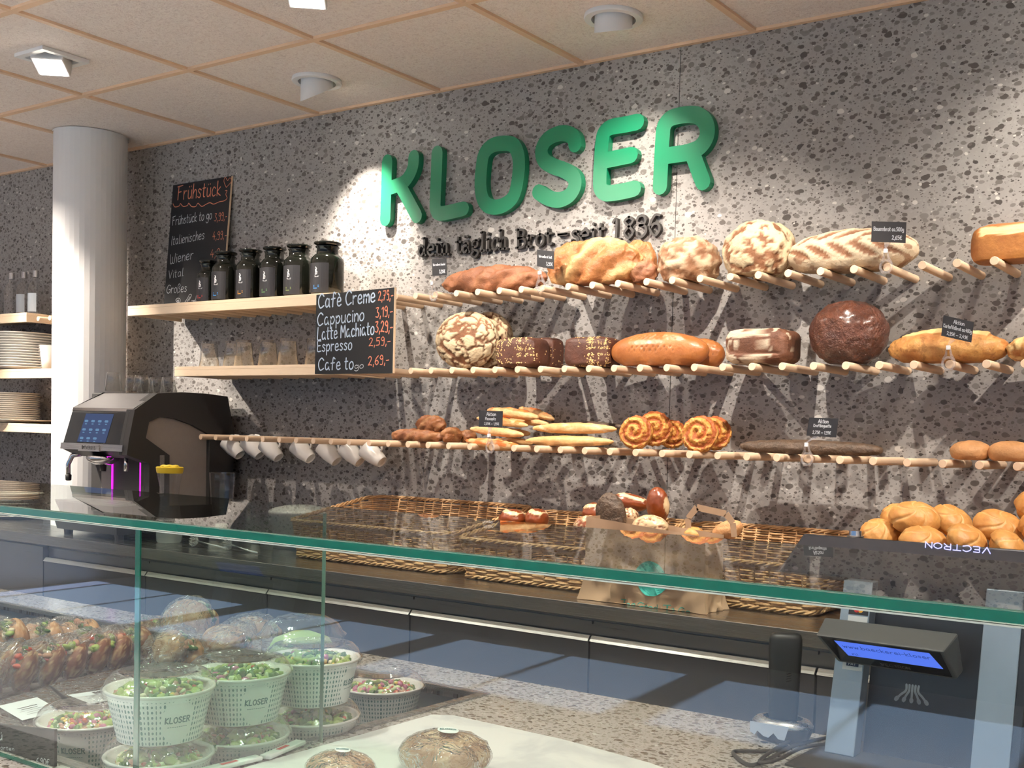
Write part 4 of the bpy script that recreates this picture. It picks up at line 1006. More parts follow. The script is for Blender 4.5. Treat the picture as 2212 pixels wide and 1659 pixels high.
# white porcelain cups hanging from the lowest pegs
cups = [((505, 968), .5), ((548, 968), .45), ((588, 973), .5), ((656, 976), .62), ((713, 980), .45), ((762, 982), .55), ((808, 984), .75)]
cl = ['white cup hanging at the left end of the lowest peg row', 'white cup hanging second from the left', 'white cup hanging third from the left', 'white cup hanging alone in the middle of the row', 'white cup hanging fifth from the left, most upright', 'white cup hanging half behind the rightmost cup', 'rightmost hanging white cup, tilted furthest']
cup0 = None
for i, ((u, v), tl) in enumerate(cups):
    P = at(u, v, y=-.14)
    if cup0 is None:
        t = cup0 = thing('cup', cl[0], 'cup', (0, 0, 0), 'white cups hanging from the pegs')
        G().lathe([(0, .004), (.018, .004), (.0195, 0), (.022, 0), (.024, .004), (.033, .04), (.036, .085), (.034, .085), (.031, .042), (.021, .008), (0, .008)], 32).make('cup_body', M['porcelain'], t, True, angle=60)
        G().tube([(.031, 0, .068), (.044, 0, .072), (.054, 0, .058), (.052, 0, .040), (.042, 0, .028), (.030, 0, .026)], .0042, 8).make('handle', M['porcelain'], t, True)
    else: t = copy_tree(cup0)
    # mouth points up-left to the wall, base down-right towards the shop
    ax = Vector((-.72 - .5 * (tl - .5), -.12, .62 - .3 * (tl - .5))).normalized()      # base -> mouth
    zq = ax; hd = Vector((0, 0, 1)); xq = (hd - zq * hd.dot(zq)).normalized(); yq = zq.cross(xq)
    mt = Matrix((xq, yq, zq)).transposed().to_4x4(); mt.translation = P - zq * .043
    t.matrix_world = mt; t['label'] = cl[i]

# ------------------------------------------------------------------ coffee machine
t = thing('coffee_machine', 'large black bean-to-cup coffee machine with touch screen in front of the column', 'coffee machine', (0, 0, 0))
XL, XR = -.225, .2
outer = [(-.521, 1.422), (-.423, 1.489), (-.313, 1.499), (-.20, 1.499), (-.093, 1.492), (-.06, 1.35), (-.06, 1.0), (-.06, .95), (-.30, .945), (-.47, .95), (-.50, .985), (-.50, 1.075), (-.455, 1.09), (-.455, 1.218), (-.553, 1.25), (-.545, 1.308)]
inner = [(-.459, 1.377), (-.408, 1.400), (-.341, 1.394), (-.261, 1.371), (-.179, 1.334), (-.178, 1.05), (-.364, 1.05), (-.366, 1.25), (-.472, 1.316)]
G().prism([(XR - .021, y, z) for y, z in outer], (-.02, 0, 0)).make('side_body', M['black_soft'], t, bevel=.002)
# side frame: strip between outer and inner outline
def strip(name, xo, th, mat):
    g = G(); no, ni = len(outer), len(inner)
    vs = [(xo - q, a, b) for q in (0, th) for a, b in outer + inner]; n = no + ni
    pr_ = [(0, 0), (1, 1), (2, 2), (3, 3), (4, 4), (5, 4), (6, 5), (7, 5), (8, 6), (9, 6), (10, 6), (11, 6), (12, 6), (13, 7), (14, 8), (15, 8), (0, 0)]
    fs = []
    for (a, b), (c, d) in zip(pr_, pr_[1:]): fs.append((a, c, no + d, no + b) if b != d else (a, c, no + b))
    fs += [(k, n + k, n + (k + 1) % no, (k + 1) % no) for k in range(no)] + [(no + k, no + (k + 1) % ni, n + no + (k + 1) % ni, n + no + k) for k in range(ni)]
    g.add(vs, fs); return g.make(name, mat, t)
strip('side_frame', XR + .012, .032, M['black_soft'])
G().prism([(XR - .008, y, z) for y, z in inner], (-.006, 0, 0)).make('side_panel', M['grey_panel'], t)
G().box(XL, -.42, .95, XR - .04, -.06, 1.49).make('housing', M['black_soft'], t, bevel=.004)
# head with screen
G().hull8([(XL + .0, -.548, 1.262), (XR - .024, -.548, 1.262), (XR - .024, -.30, 1.262), (XL, -.30, 1.262), (XL + .03, -.520, 1.415), (XR - .024, -.520, 1.415), (XR - .024, -.30, 1.415), (XL + .03, -.30, 1.415)]).make('head', M['black'], t)
G().hull8([(XL + .03, -.522, 1.415), (XR, -.522, 1.415), (XR, -.518, 1.427), (XL + .03, -.518, 1.427), (XL + .03, -.50, 1.415), (XR, -.50, 1.415), (XR, -.50, 1.427), (XL + .03, -.50, 1.427)]).make('trim_strip', M['chrome'], t)
G().prism([(XL + .03, -.518, 1.427), (XL + .08, -.42, 1.488), (XR, -.42, 1.488), (XR, -.518, 1.427)], (0, .006, 0)).make('top_hood', M['steel_dark'], t)
G().prism([(XL + .03, -.518, 1.427), (XL + .08, -.42, 1.492), (XL + .08, -.41, 1.492), (XL + .03, -.508, 1.427)], (-.004, 0, 0)).make('hood_edge', M['black_soft'], t)
def fr(x, s):    # screen plane: x across, s 0 bottom .. 1 top
    return Vector((x, -.5495 + .0285 * s, 1.262 + .153 * s))
G().add([fr(XL + .008, .17), fr(XR - .01, .17), fr(XR - .006, .96), fr(XL + .03, .96)], [(0, 1, 2, 3)]).make('glass_front', M['black_gloss'], t)
def scr():
    s = N('touch_screen'); c = s.coord('UV'); v = s.n('TexVoronoi', {'Vector': c, 'Scale': 22.0}).outputs['Distance']
    return s.surf(s.n('Emission', {0: s.mix(s.map(v, .2, .6), (.10, .16, .32), (.035, .06, .14)), 1: 1.0}).outputs[0])
sx0, sx1 = -.115, .075
o = G().add([fr(sx0 - .01, .20) + Vector((0, -.001, 0)), fr(sx1 - .012, .20) + Vector((0, -.001, 0)), fr(sx1 + .01, .93) + Vector((0, -.001, 0)), fr(sx0 + .018, .93) + Vector((0, -.001, 0))], [(0, 1, 2, 3)]).make('touch_screen', emit('screen_blue', (.055, .075, .15), 1.0), t)
g = G()
for r in range(3):
    for c in range(4 if r < 2 else 3):
        s0 = .74 - r * .22; x = sx0 + .03 + c * .044 - r * .006
        for dx_, w in ((0, .008), (.0, .005)): g.ribbon([(x - w, 0), (x + w, 0)], .0045 if w > .006 else .002, lambda a, b, d, s0=s0, w=w: fr(a, s0 + (b * 6.5) - (0 if w > .006 else .075)) + Vector((0, -.0018, 0)))
g.make('screen_icon', emit('icon_blue', (.12, .22, .36), 1.0), o, kind='stuff')
G().hull8([(XL + .004, -.556, 1.262), (XR - .016, -.556, 1.262), (XR - .016, -.54, 1.262), (XL + .004, -.54, 1.262), (XL + .004, -.553, 1.287), (XR - .016, -.553, 1.287), (XR - .016, -.54, 1.287), (XL + .004, -.54, 1.287)]).make('silver_visor', M['steel'], t)
G().hull8([(-.09, -.563, 1.258), (.05, -.563, 1.258), (.05, -.54, 1.258), (-.09, -.54, 1.258), (-.08, -.558, 1.284), (.04, -.558, 1.284), (.04, -.54, 1.284), (-.08, -.54, 1.284)]).make('badge', M['steel'], t)
g = G(); write(g, 'EVERSYS', (-.045, -.5625, 1.266), (.025, -.5625, 1.266), .012, .09); g.ribbon([(-.06, 1.268), (-.06, 1.277)], .004, lambda x, y, d: Vector((x, -.5625, y))); g.make('badge_lettering', M['black'], t)
G().hull8([(XL + .03, -.50, 1.235), (XR - .05, -.50, 1.235), (XR - .024, -.30, 1.235), (XL, -.30, 1.235), (XL, -.545, 1.262), (XR - .024, -.545, 1.262), (XR - .024, -.30, 1.262), (XL, -.30, 1.262)]).make('head_underside', M['black'], t)
G().lathe([(0, 1.205), (.030, 1.205), (.058, 1.222), (.062, 1.232), (.058, 1.240), (0, 1.240)], 32, (-.02, -.50, 0)).make('brew_outlet', M['chrome'], t, True, angle=50)
G().lathe([(0, 1.18), (.012, 1.18), (.014, 1.205)], 16, (-.02, -.50, 0)).make('spout', M['black'], t, True)
G().tube([(XL + .055, -.50, 1.245), (XL + .03, -.52, 1.235), (XL + .018, -.53, 1.20), (XL + .02, -.53, 1.155)], [.012, .010, .009, .009], 12).make('steam_wand', M['chrome'], t, True)
G().lathe([(.008, 1.135), (.011, 1.138), (.012, 1.158), (.009, 1.16)], 14, (XL + .02, -.53, 0), cap0=True).make('steam_tip', M['black'], t, True)
G().tube([(.13, -.50, 1.24), (.13, -.50, 1.185)], .008, 12).make('water_spout', M['chrome'], t, True)
G().box(XL + .08, -.425, 1.0, -.075, -.421, 1.235).make('splash_panel', M['grey_panel'], t)
G().box(.115, -.425, 1.0, .178, -.421, 1.235).make('splash_panel', M['grey_panel'], t)
M['violet'] = emit('violet_light', (.75, .02, .75), 1.6)
for x in (-.072, .112): G().box(x - .002, -.4275, 1.02, x + .002, -.4215, 1.225).make('light_bar', M['violet'], t)
G().box(-.06, -.52, 1.2375, .06, -.517, 1.2395).make('light_bar', M['violet'], t)
G().hull8([(XL + .05, -.575, 1.0), (XR - .03, -.575, 1.0), (XR - .024, -.40, 1.0), (XL, -.40, 1.0), (XL + .02, -.585, 1.055), (XR - .026, -.585, 1.055), (XR - .024, -.40, 1.055), (XL, -.40, 1.055)]).make('drip_tray', M['black_soft'], t)
G().box(XL + .02, -.587, 1.055, XR - .005, -.41, 1.062).make('cup_grid', M['steel'], t, bevel=.001)
G().hull8([(XL + .01, -.57, .945), (XR - .02, -.57, .945), (XR - .02, -.08, .945), (XL + .01, -.08, .945), (XL - .005, -.58, 1.0), (XR - .01, -.58, 1.0), (XR - .01, -.08, 1.0), (XL - .005, -.08, 1.0)]).make('base', M['black_soft'], t)
g = G()
for x in (XL + .04, XR - .05):
    for y in (-.54, -.12): g2 = G().lathe([(.016, .9242), (.018, .945)], 16, (x, y, 0), cap0=True, cap1=True).make('foot', M['black'], t)
G().box(XR - .0, -.41, 1.09, XR + .0135, -.39, 1.25).make('steel_trim', M['steel'], t)
# glasses on the cup warmer
gl = [(315, 845, -.25), (338, 843, -.25), (364, 843, -.25), (288, 868, -.38), (306, 872, -.38), (245, 862, -.38)]
for i, (u, v, y) in enumerate(gl):
    P = at(u, v, y=y)
    tag(tumbler(.026, .034, .062 if i < 5 else .075, n=20).make('glass', M['tumbler'], None, True, loc=(P.x, y, 1.4995 if y > -.3 else 1.4995)), ['small upturned glass, back left on the coffee machine', 'small upturned glass, back middle on the coffee machine', 'small upturned glass, back right on the coffee machine', 'small upturned glass, front left of the pair on the machine', 'small upturned glass, front right of the pair on the machine', 'single taller glass at the left on top of the machine'][i], 'glass', 'small glasses on top of the coffee machine')

# things on the back counter beside the machine
CT = .9243
P = at(365, 1172, y=-.46)
t = thing('jug', 'clear waisted jug with a bright yellow lid beside the coffee machine', 'jug', (P.x, -.46, CT))
G().lathe([(0, 0), (.042, 0), (.046, .006), (.050, .085), (.046, .088)], 32).make('jug_base', M['frost'], t, True, angle=50)
G().lathe([(.046, .088), (.040, .12), (.034, .165), (.036, .21), (.046, .262)], 32).make('jug_body', M['plastic'], t, True)
G().lathe([(0, .262), (.046, .262), (.048, .268), (.050, .284), (.047, .286), (0, .284)], 32).make('lid', plain('yellow_lid', (.85, .62, .04), .4), t, True, angle=40)
g = G()
for k in range(5): g.ball((math.cos(k * 1.3) * .022, math.sin(k * 1.3) * .022, .287), .014, 10, 6, sc=(1, 1, .5))
g.make('lid_foam', plain('yellow_pieces', (.88, .70, .08), .5), t, True, kind='stuff')
P = at(494, 1075, y=-.2)
tag(G().lathe([(0, .001), (.034, 0), (.036, .006), (.040, .08), (.050, .26), (.046, .262), (.037, .08), (.03, .02), (0, .018)], 14).make('vase', M['tumbler'], None, loc=(.32, -.2, CT)), 'tall faceted clear glass vase right of the coffee machine', 'vase')
P = at(660, 1090, y=-.2)
tag(G().lathe([(0, .16), (.05, .158), (.10, .147), (.118, .138), (.120, .130), (.116, .125), (.10, 0.0), (0, 0)], 36).make('lidded_bowl', M['porcelain'], None, True, loc=(P.x, -.22, CT)), 'white lidded bowl on the counter left of the wicker baskets', 'bowl')
for i, (u, v, h, r) in enumerate(((462, 1152, .05, .022), (478, 1150, .06, .024), (552, 1160, .04, .02))):
    P = at(u, v + 14, z=CT)
    tag(G().lathe([(0, 0), (r * .8, 0), (r, h), (r * .92, h), (r * .74, .003), (0, .003)], 24).make('espresso_cup', M['porcelain'], None, True, loc=(P.x, P.y, CT)), ['tiny white cup on the counter, left of the pair behind the whisks', 'tiny white cup on the counter, right of the pair behind the whisks', 'tiny white cup on the counter behind the second whisk head'][i], 'cup')
for i, (u, v, an) in enumerate(((428, 1170, .1), (500, 1178, -.05))):
    P = at(u, v, z=CT + .02)
    t = thing('whisk', ['steel milk whisk lying nearest the coffee machine', 'steel milk whisk lying nearer the baskets'][i], 'whisk', (P.x, P.y, CT + .0225), rot=(0, 0, an))
    for k in range(7):
        a = PI * k / 7; pts = []
        for q in range(17):
            u2 = q / 16 * PI * 2 - PI; x = -.035 * math.cos(u2 / 2) * 1.0; rr = .021 * math.sin(u2)
            pts.append((x - .0, rr * math.cos(a), rr * math.sin(a)))
        G().tube(pts, .0009, 4).make('wire', M['chrome'], t, True)
    G().tube([(0, 0, 0), (.06, 0, -.008), (.15, 0, -.017)], [.004, .003, .004], 8).make('handle', M['chrome'], t, True)

# ------------------------------------------------------------------ wicker baskets
def wicker_mat():
    s = N('wicker'); c = s.coord(); f = s.noise(c, 14, 3); g = s.noise(c, 160, 3)
    col = s.mix(s.map(f, .3, .7), (.42, .235, .10), (.66, .43, .22)); col = s.mix(s.map(g, .45, .7, 0, .5), col, (.30, .16, .07))
    return s.bsdf(col, .5, 0, s.bump(g, .2, .001))
M['wicker'] = wicker_mat()
M['wicker_dark'] = plain('wicker_band', (.20, .10, .05), .6)
def basket(label, x0, x1, y0, y1, z0, hb, hf, flare=.035):
    """y0 front (towards the shop), y1 back"""
    t = thing('wicker_basket', label, 'basket', ((x0 + x1) / 2, (y0 + y1) / 2, z0), 'wicker display baskets on the back counter')
    hx, hy = (x1 - x0) / 2, (y1 - y0) / 2; rc = .03
    per = []
    L1, L2 = 2 * (hx - rc), 2 * (hy - rc)
    def P(s):
        """perimeter point, s 0..1 from the front left corner, counter clockwise"""
        tot = 2 * (L1 + L2) + 2 * PI * rc; d = (s % 1) * tot
        segs = [(L1, (-hx + rc, -hy), (1, 0), (0, -1)), (PI * rc / 2, (hx - rc, -hy + rc), None, -PI / 2), (L2, (hx, -hy + rc), (0, 1), (1, 0)), (PI * rc / 2, (hx - rc, hy - rc), None, 0), (L1, (hx - rc, hy), (-1, 0), (0, 1)), (PI * rc / 2, (-hx + rc, hy - rc), None, PI / 2), (L2, (-hx, hy - rc), (0, -1), (-1, 0)), (PI * rc / 2, (-hx + rc, -hy + rc), None, PI)]
        for ln, p, dr, nn in segs:
            if d <= ln:
                if dr: return Vector((p[0] + dr[0] * d, p[1] + dr[1] * d, 0)), Vector((*nn, 0))
                a = nn + d / rc; n_ = Vector((math.cos(a), math.sin(a), 0)); return Vector((p[0], p[1], 0)) + n_ * rc, n_
            d -= ln
        return Vector((-hx + rc, -hy, 0)), Vector((0, -1, 0))
    tot = 2 * (L1 + L2) + 2 * PI * rc
    def W(s, tz, off=0.0):
        p, n_ = P(s); f_ = (p.y + hy) / (2 * hy); H_ = hf + (hb - hf) * f_
        h = tz * H_; return p + n_ * (off + flare * (h / hb) ** 1.2) + Vector((0, 0, h))
    ns = int(tot / .042) // 2 * 2
    g = G(); npt = ns * 3
    sf = L1 / tot
    rows = int(hb / .0072)
    for k in range(rows):
        h = (k + .5) * .0072
        pts = []; runs = []
        for i in range(npt + 1):
            s = i / npt; p, n_ = P(s); f_ = (p.y + hy) / (2 * hy); H_ = hf + (hb - hf) * f_
            ok = h < H_ - .006 and not (s < sf and hf * .42 < h < hf * .85)
            if ok:
                off = .0042 * math.cos(s * ns * PI + (k % 2) * PI)
                q = p + n_ * (off + flare * (h / hb) ** 1.2) + Vector((0, 0, h + .0012 * noise.noise(Vector((s * 40, k, x0 * 3)))))
                pts.append(q)
            if (not ok or i == npt) and len(pts) > 2: runs.append(pts)
            if not ok: pts = []
        for r in runs: g.tube(r, .0032 + R_(-.0005, .0005), 5, caps=False)
    g.make('weave', M['wicker'], t, True, kind='stuff')
    g = G()
    for i in range(ns):
        s = (i + .5) / ns
        g.tube([W(s, 0, -.001), W(s, .5, -.001), W(s, 1.0, -.001)], .0024, 5)
    g.make('stakes', M['wicker'], t, True, kind='stuff')
    # rim of twisted rods and foot braid
    for nm, tz, rr in (('rim', 1.0, .0048), ('foot_braid', 0.02, .0045)):
        g = G()
        for q in range(3):
            pts = []
            m_ = int(tot / .012)
            for i in range(m_):
                s = i / m_; a = s * tot / .075 * 2 * PI + q * 2 * PI / 3
                b = W(s, tz, .002); n_ = P(s)[1]
                pts.append(b + n_ * (math.cos(a) * .0045) + Vector((0, 0, math.sin(a) * .0045 + (.002 if nm == 'rim' else .006))))
            g.tube(pts, rr * .8, 5, closed=True)
        g.make(nm, M['wicker'], t, True)
    g = G()
    for i in range(int(2 * hx / .016)): x = -hx + .008 + i * .016; g.tube([(x, -hy + .004, .005), (x, hy - .004, .005)], .0035, 4)
    g.make('base_slats', M['wicker'], t, True, kind='stuff')
    return t
basket('left empty looking wicker basket next to the white lidded bowl', 1.03, 1.712, -.455, -.055, CT, .195, .125)
basket('second wicker basket from the left, holding pretzel rolls', 1.806, 2.318, -.475, -.055, CT, .185, .12)
basket('wicker basket right of the paper bag', 2.418, 2.93, -.44, -.055, CT, .185, .125)
basket('right wicker basket piled with pale star rolls behind the till', 3.03, 3.68, -.44, -.055, CT, .16, .125)

def roll(label, box, y, dep, mat, f, grp, seed, rot=(0, 0, 0), name='roll', lump=.06, h=None, cat='roll', res=(48, 32)):
    cx, a, b, z0, z1 = fit(*box, y, dep)
    g = loaf_mesh(a, b, z1 - z0, 2.1, 2.0, res, f, lump, seed, flat=.85)
    zc = (max(v[2] for v in g.v)) / 2; g.v = [(v[0], v[1], v[2] - zc) for v in g.v]
    o = g.make(name, mat, None, True, loc=(cx, y, (z0 + z1) / 2)); o.rotation_euler = rot
    return tag(o, label, cat, grp)
def f_lye(d, p, th, ph):
    t = 1 if abs(d.z - .72 + .25 * d.x) < .16 + .08 * noise.noise(d * 5) and abs(d.x) < .8 else 0
    return .002 * t, t
GL = 'lye rolls in the wicker baskets'
roll('dark lye roll with a pale split, left one behind the first basket corner', (1078, 1098, 1136, 1140), -.26, .08, B['lye'], f_lye, GL, 51)
roll('dark lye roll with a pale split, right one in the second basket', (1134, 1097, 1186, 1142), -.24, .08, B['lye'], f_lye, GL, 52)
roll('glossy brown lye stick end left of the dark seeded roll', (1257, 1084, 1306, 1132), -.28, .07, B['lye'], f_lye, GL, 53, (0, -.4, 0))
roll('salted light brown lye roll low in front of the bag corner', (1240, 1112, 1300, 1158), -.42, .07, B['lye'], f_patch(-.1, 4, .3, .002, 4), GL, 54)
roll('lye stick lying across behind the seeded roll with a pale top', (1322, 1065, 1400, 1102), -.24, .06, B['lye'], f_lye, GL, 55, (0, .12, .2))
roll('tall glossy lye roll standing upright in the basket', (1396, 1049, 1446, 1128), -.33, .06, B['lye'], lambda d, p, th, ph: (0, 1.0 if abs(d.x) > .86 and d.z < .4 else 0), GL, 56, (.1, -.08, 0))
roll('small pinkish lye chunk between the seeded roll and the tall one', (1340, 1096, 1378, 1134), -.36, .05, B['lye'], f_patch(.2, 4, .3, .002, 6), GL, 57)
roll('dark roll covered with glossy seeds standing in the paper bag', (1287, 1060, 1352, 1160), -.50, .055, B['seeded'], lambda d, p, th, ph: (.0015 * noise.noise(p * 160), 0), 'rolls in the paper bag', 58, (0, -.22, 0), res=(72, 60))
roll('roll with melted pale cheese peeking out of the paper bag', (1368, 1112, 1442, 1160), -.50, .07, B['lye'], f_patch(.3, 4, .3, .004, 9), 'rolls in the paper bag', 59)
roll('pale roll low inside the paper bag', (1475, 1136, 1522, 1175), -.47, .06, B['kaiser'], None, 'rolls in the paper bag', 60)
roll('brown roll leaning on the right side of the paper bag', (1535, 1124, 1606, 1168), -.42, .05, B['brown_pair'], None, 'rolls in the wicker baskets', 61, (0, -.45, 0))
for i in range(6):
    o = loaf_mesh(.05, .035, .045, 2.1, 2.0, (28, 18), f_lye, .08, 70 + i).make('roll', B['lye'], None, True, loc=(1.14 + i * .105, -.26 + (i % 2) * .08, CT + .0095)); tag(o, 'lye roll on the floor of the left basket, glimpsed through the stakes', 'roll', 'lye rolls low in the left basket')

def f_star(d, p, th, ph):
    if d.z < -.1: return 0, 0
    rr = math.hypot(d.x, d.y); a = math.atan2(d.y, d.x) + rr * 1.3
    s = abs(math.sin(a * 2.5)); e = max(0, 1 - s / .28) * min(1, rr * 3)
    return .006 * (1 - e) * (.4 + .6 * rr), e * .9
rolls = [((1862, 1123, 1936, 1180), -.34, (.5, .1, .2)), ((1904, 1090, 1962, 1140), -.26, (.3, -.5, .4)), ((1925, 1087, 2028, 1152), -.33, (.75, .1, .3)), ((2012, 1098, 2102, 1152), -.24, (.5, .5, .2)), ((2106, 1110, 2214, 1166), -.30, (.8, .25, .5)), ((1944, 1140, 2048, 1200), -.41, (.6, 0, .9)), ((2038, 1136, 2142, 1200), -.405, (.7, .1, 1.3)), ((1924, 1142, 1962, 1190), -.30, (.4, 0, 0)), ((2124, 1150, 2232, 1212), -.40, (.7, -.1, 1.8)), ((2196, 1060, 2270, 1130), -.24, (.5, .1, .7)), ((2205, 1105, 2290, 1170), -.32, (.6, .1, .2))]
rl = ['lowest left star roll, partly behind the till top', 'star roll at the upper left back of the pile', 'large star roll on top left of the pile, star facing forward', 'pale star roll in the upper middle with a smooth side', 'oval star roll at the upper right of the pile', 'star roll low in the front middle-left of the pile', 'star roll low in the front middle with a clear star', 'shaded star roll wedged behind the lowest left ones', 'star roll low at the right of the pile', 'topmost star roll cut by the right edge', 'star roll at the right edge under the topmost one']
for i, (bx_, y, rt) in enumerate(rolls):
    roll(rl[i], bx_, y, .085, B['kaiser'], f_star, 'star rolls piled in the right basket', 80 + i, (rt[0], rt[1], rt[2]), name='kaiser_roll', res=(72, 44), lump=.05)
kr = None
for i in range(15):
    if kr is None: o = kr = loaf_mesh(.045, .042, .055, 2.1, 2.0, (48, 30), f_star, .05, 99, flat=.85).make('kaiser_roll', B['kaiser'], None, True)
    else: o = kr.copy(); COL.objects.link(o)
    o.location = (3.09 + (i % 6) * .098, -.37 + (i // 6) * .105, CT + .011 + (i % 2) * .004); o.rotation_euler = (0, 0, i)
    tag(o, 'pale star roll at the bottom of the pile behind the till', 'roll', 'bottom layer of star rolls')
for i in range(10):
    o = kr.copy(); COL.objects.link(o); o.location = (3.13 + (i % 5) * .105, -.33 + (i // 5) * .115, CT + .074); o.rotation_euler = (0, 0, i * 2)
    tag(o, 'pale star roll in the middle of the pile behind the till', 'roll', 'middle layer of star rolls')

for i in range(9):
    o = kr.copy(); COL.objects.link(o); o.location = (3.10 + (i % 5) * .10, -.325 + (i // 5) * .10, CT + .132); o.rotation_euler = (0, 0, i * 1.7)
    tag(o, 'pale star roll supporting the top of the pile behind the till', 'roll', 'upper supporting layer of star rolls')

# ------------------------------------------------------------------ paper bag
M['kraft'] = grainy('kraft_paper', (.44, .29, .18), .75, .08, 30, bump=.15)
M['teal_print'] = plain('teal_print', (.02, .26, .22), .7)
bx0, bx1, by0, by1, bh = 2.335, 2.70, -.595, -.49, .226
t = thing('paper_bag', 'crumpled brown paper carrier bag with teal print in front of the wicker baskets', 'bag', (0, 0, 0))
def bagp(u, h, lift=0.0):
    """u 0..4 around (0-1 front), h 0..1 up"""
    k = int(u) % 4; f_ = u - int(u)
    c = [(bx0, by0), (bx1, by0), (bx1, by1), (bx0, by1)]; a, b = c[k], c[(k + 1) % 4]
    p = Vector((a[0] + (b[0] - a[0]) * f_, a[1] + (b[1] - a[1]) * f_, CT + .001 + bh * h)); n_ = [Vector((0, -1, 0)), Vector((1, 0, 0)), Vector((0, 1, 0)), Vector((-1, 0, 0))][k]
    fl = max(0, 1 - h * 2.6) ** 1.5
    edge = abs(f_ - .5) * 2
    cxy = Vector(((bx0 + bx1) / 2, (by0 + by1) / 2, 0)); out = (Vector((p.x, p.y, 0)) - cxy)
    p += Vector((out.x * .10, out.y * .2, 0)) * fl * edge ** 3
    amp = .012 * min(1, 2 * (1 - edge) + .15) * (1.1 - h * .8)
    q = Vector((p.x * 13, p.y * 13, p.z * 10)); fold = abs(noise.noise(q)) + .6 * abs(noise.noise(q * 2.1))
    p += n_ * (amp * (1.0 - 2.6 * fold) + lift)
    p.z -= .030 * (f_ if k == 0 else 1 if k == 1 else 1 - f_ if k == 2 else 0) * h
    if p.z < CT + .0008: p.z = CT + .0008
    p.y = max(p.y, -.638)
    return p
g = G(); nu, nh = 96, 24
g.add([bagp(4 * i / nu, j / nh) for j in range(nh + 1) for i in range(nu)], [(j * nu + i, j * nu + (i + 1) % nu, (j + 1) * nu + (i + 1) % nu, (j + 1) * nu + i) for j in range(nh) for i in range(nu)])
g.add([(bx0, by0, CT + .001), (bx1, by0, CT + .001), (bx1, by1, CT + .001), (bx0, by1, CT + .001)], [(0, 1, 2, 3)])
g.make('bag_body', M['kraft'], t, True, angle=35)
hp = [at(1487, 1150, y=-.485), at(1486, 1120, y=-.485), at(1505, 1096, y=-.485), at(1568, 1110, y=-.485), at(1583, 1130, y=-.485), at(1586, 1160, y=-.485)]
g = G()
for a, b in zip(hp, hp[1:]):
    nz = Vector((-(b - a).z, 0, (b - a).x)).normalized() * .0085
    g.prism([a - nz, b - nz, b + nz, a + nz], (0, .0012, 0))
g.make('handle', M['kraft'], t)
def onbag(x, z): return bagp(min(.995, max(.005, (x - bx0) / (bx1 - bx0))), max(0, (z - CT) / bh), .0012)
cc = at(1405, 1246, y=-.6); g = G(); vs = []; fs = []
for i in range(9):
    for k in range(24): r_ = .050 * i / 8; vs.append(onbag(cc.x + r_ * math.cos(2 * PI * k / 24), cc.z + r_ * math.sin(2 * PI * k / 24)) + Vector((0, -.0015, 0)))
fs = [(i * 24 + k, i * 24 + (k + 1) % 24, (i + 1) * 24 + (k + 1) % 24, (i + 1) * 24 + k) for i in range(8) for k in range(24)]
g.add(vs, fs).make('round_logo', plain('turquoise_print', (.05, .42, .36), .7), t)
A, C_ = at(1336, 1311, y=-.6), at(1486, 1318, y=-.6); st, w = text_strokes('Too Good To Go'); g = G(); kx = (C_.x - A.x) / w
for s in st: g.ribbon([(A.x + px_ * kx, A.z + py_ * .019) for px_, py_ in s], .0013, lambda x, y, d: onbag(x, y) + Vector((0, -.0035, 0)))
g.make('printed_words', M['teal_print'], t)

# ------------------------------------------------------------------ salad bowls
def bowl_mat():
    s = N('bowl_paper'); uv = s.n('TexCoord').outputs['UV']; sp = s.n('SeparateXYZ', {0: uv})
    u = s.math('MULTIPLY', sp.outputs[0], 78.0); v = s.math('MULTIPLY', sp.outputs[1], 9.0)
    fu = s.math('SUBTRACT', s.math('FRACT', u), .5); fv = s.math('SUBTRACT', s.math('FRACT', v), .5)
    par = s.math('MODULO', s.math('FLOOR', u), 2.0); par3 = s.math('MODULO', s.math('FLOOR', u), 3.0)
    wx = s.math('ADD', .17, s.math('MULTIPLY', par3, .06)); wy = s.math('ADD', .26, s.math('MULTIPLY', par, .12))
    d = s.math('ADD', s.math('POWER', s.math('DIVIDE', s.math('ABSOLUTE', fu), wx), 2.0), s.math('POWER', s.math('DIVIDE', s.math('ABSOLUTE', fv), wy), 2.0))
    mask = s.math('LESS_THAN', d, 1.0)
    inb = s.math('MULTIPLY', s.math('GREATER_THAN', sp.outputs[1], .0), s.math('LESS_THAN', sp.outputs[1], .93))
    cu = s.math('DIVIDE', s.math('SUBTRACT', sp.outputs[0], .5), .056); cv = s.math('DIVIDE', s.math('SUBTRACT', sp.outputs[1], .48), .47)
    circ = s.math('GREATER_THAN', s.math('ADD', s.math('POWER', s.math('ABSOLUTE', cu), 2.0), s.math('POWER', s.math('ABSOLUTE', cv), 2.0)), 1.0)
    mask = s.math('MULTIPLY', s.math('MULTIPLY', mask, inb), circ)
    return s.bsdf(s.mix(mask, (.74, .76, .74), (.10, .22, .21)), .45)
M['bowl'] = bowl_mat()
M['teal_ink'] = plain('teal_ink', (.06, .17, .17), .6)
FOOD = [plain('leaf_green', (.06, .15, .025), .5), plain('leaf_light', (.32, .42, .10), .5), plain('corn_yellow', (.75, .50, .07), .4), plain('pepper_red', (.55, .08, .04), .35), plain('onion_purple', (.42, .10, .20), .4), plain('egg_cream', (.75, .66, .45), .5), plain('bacon_pink', (.52, .26, .16), .5), plain('cucumber', (.55, .65, .35), .4)]
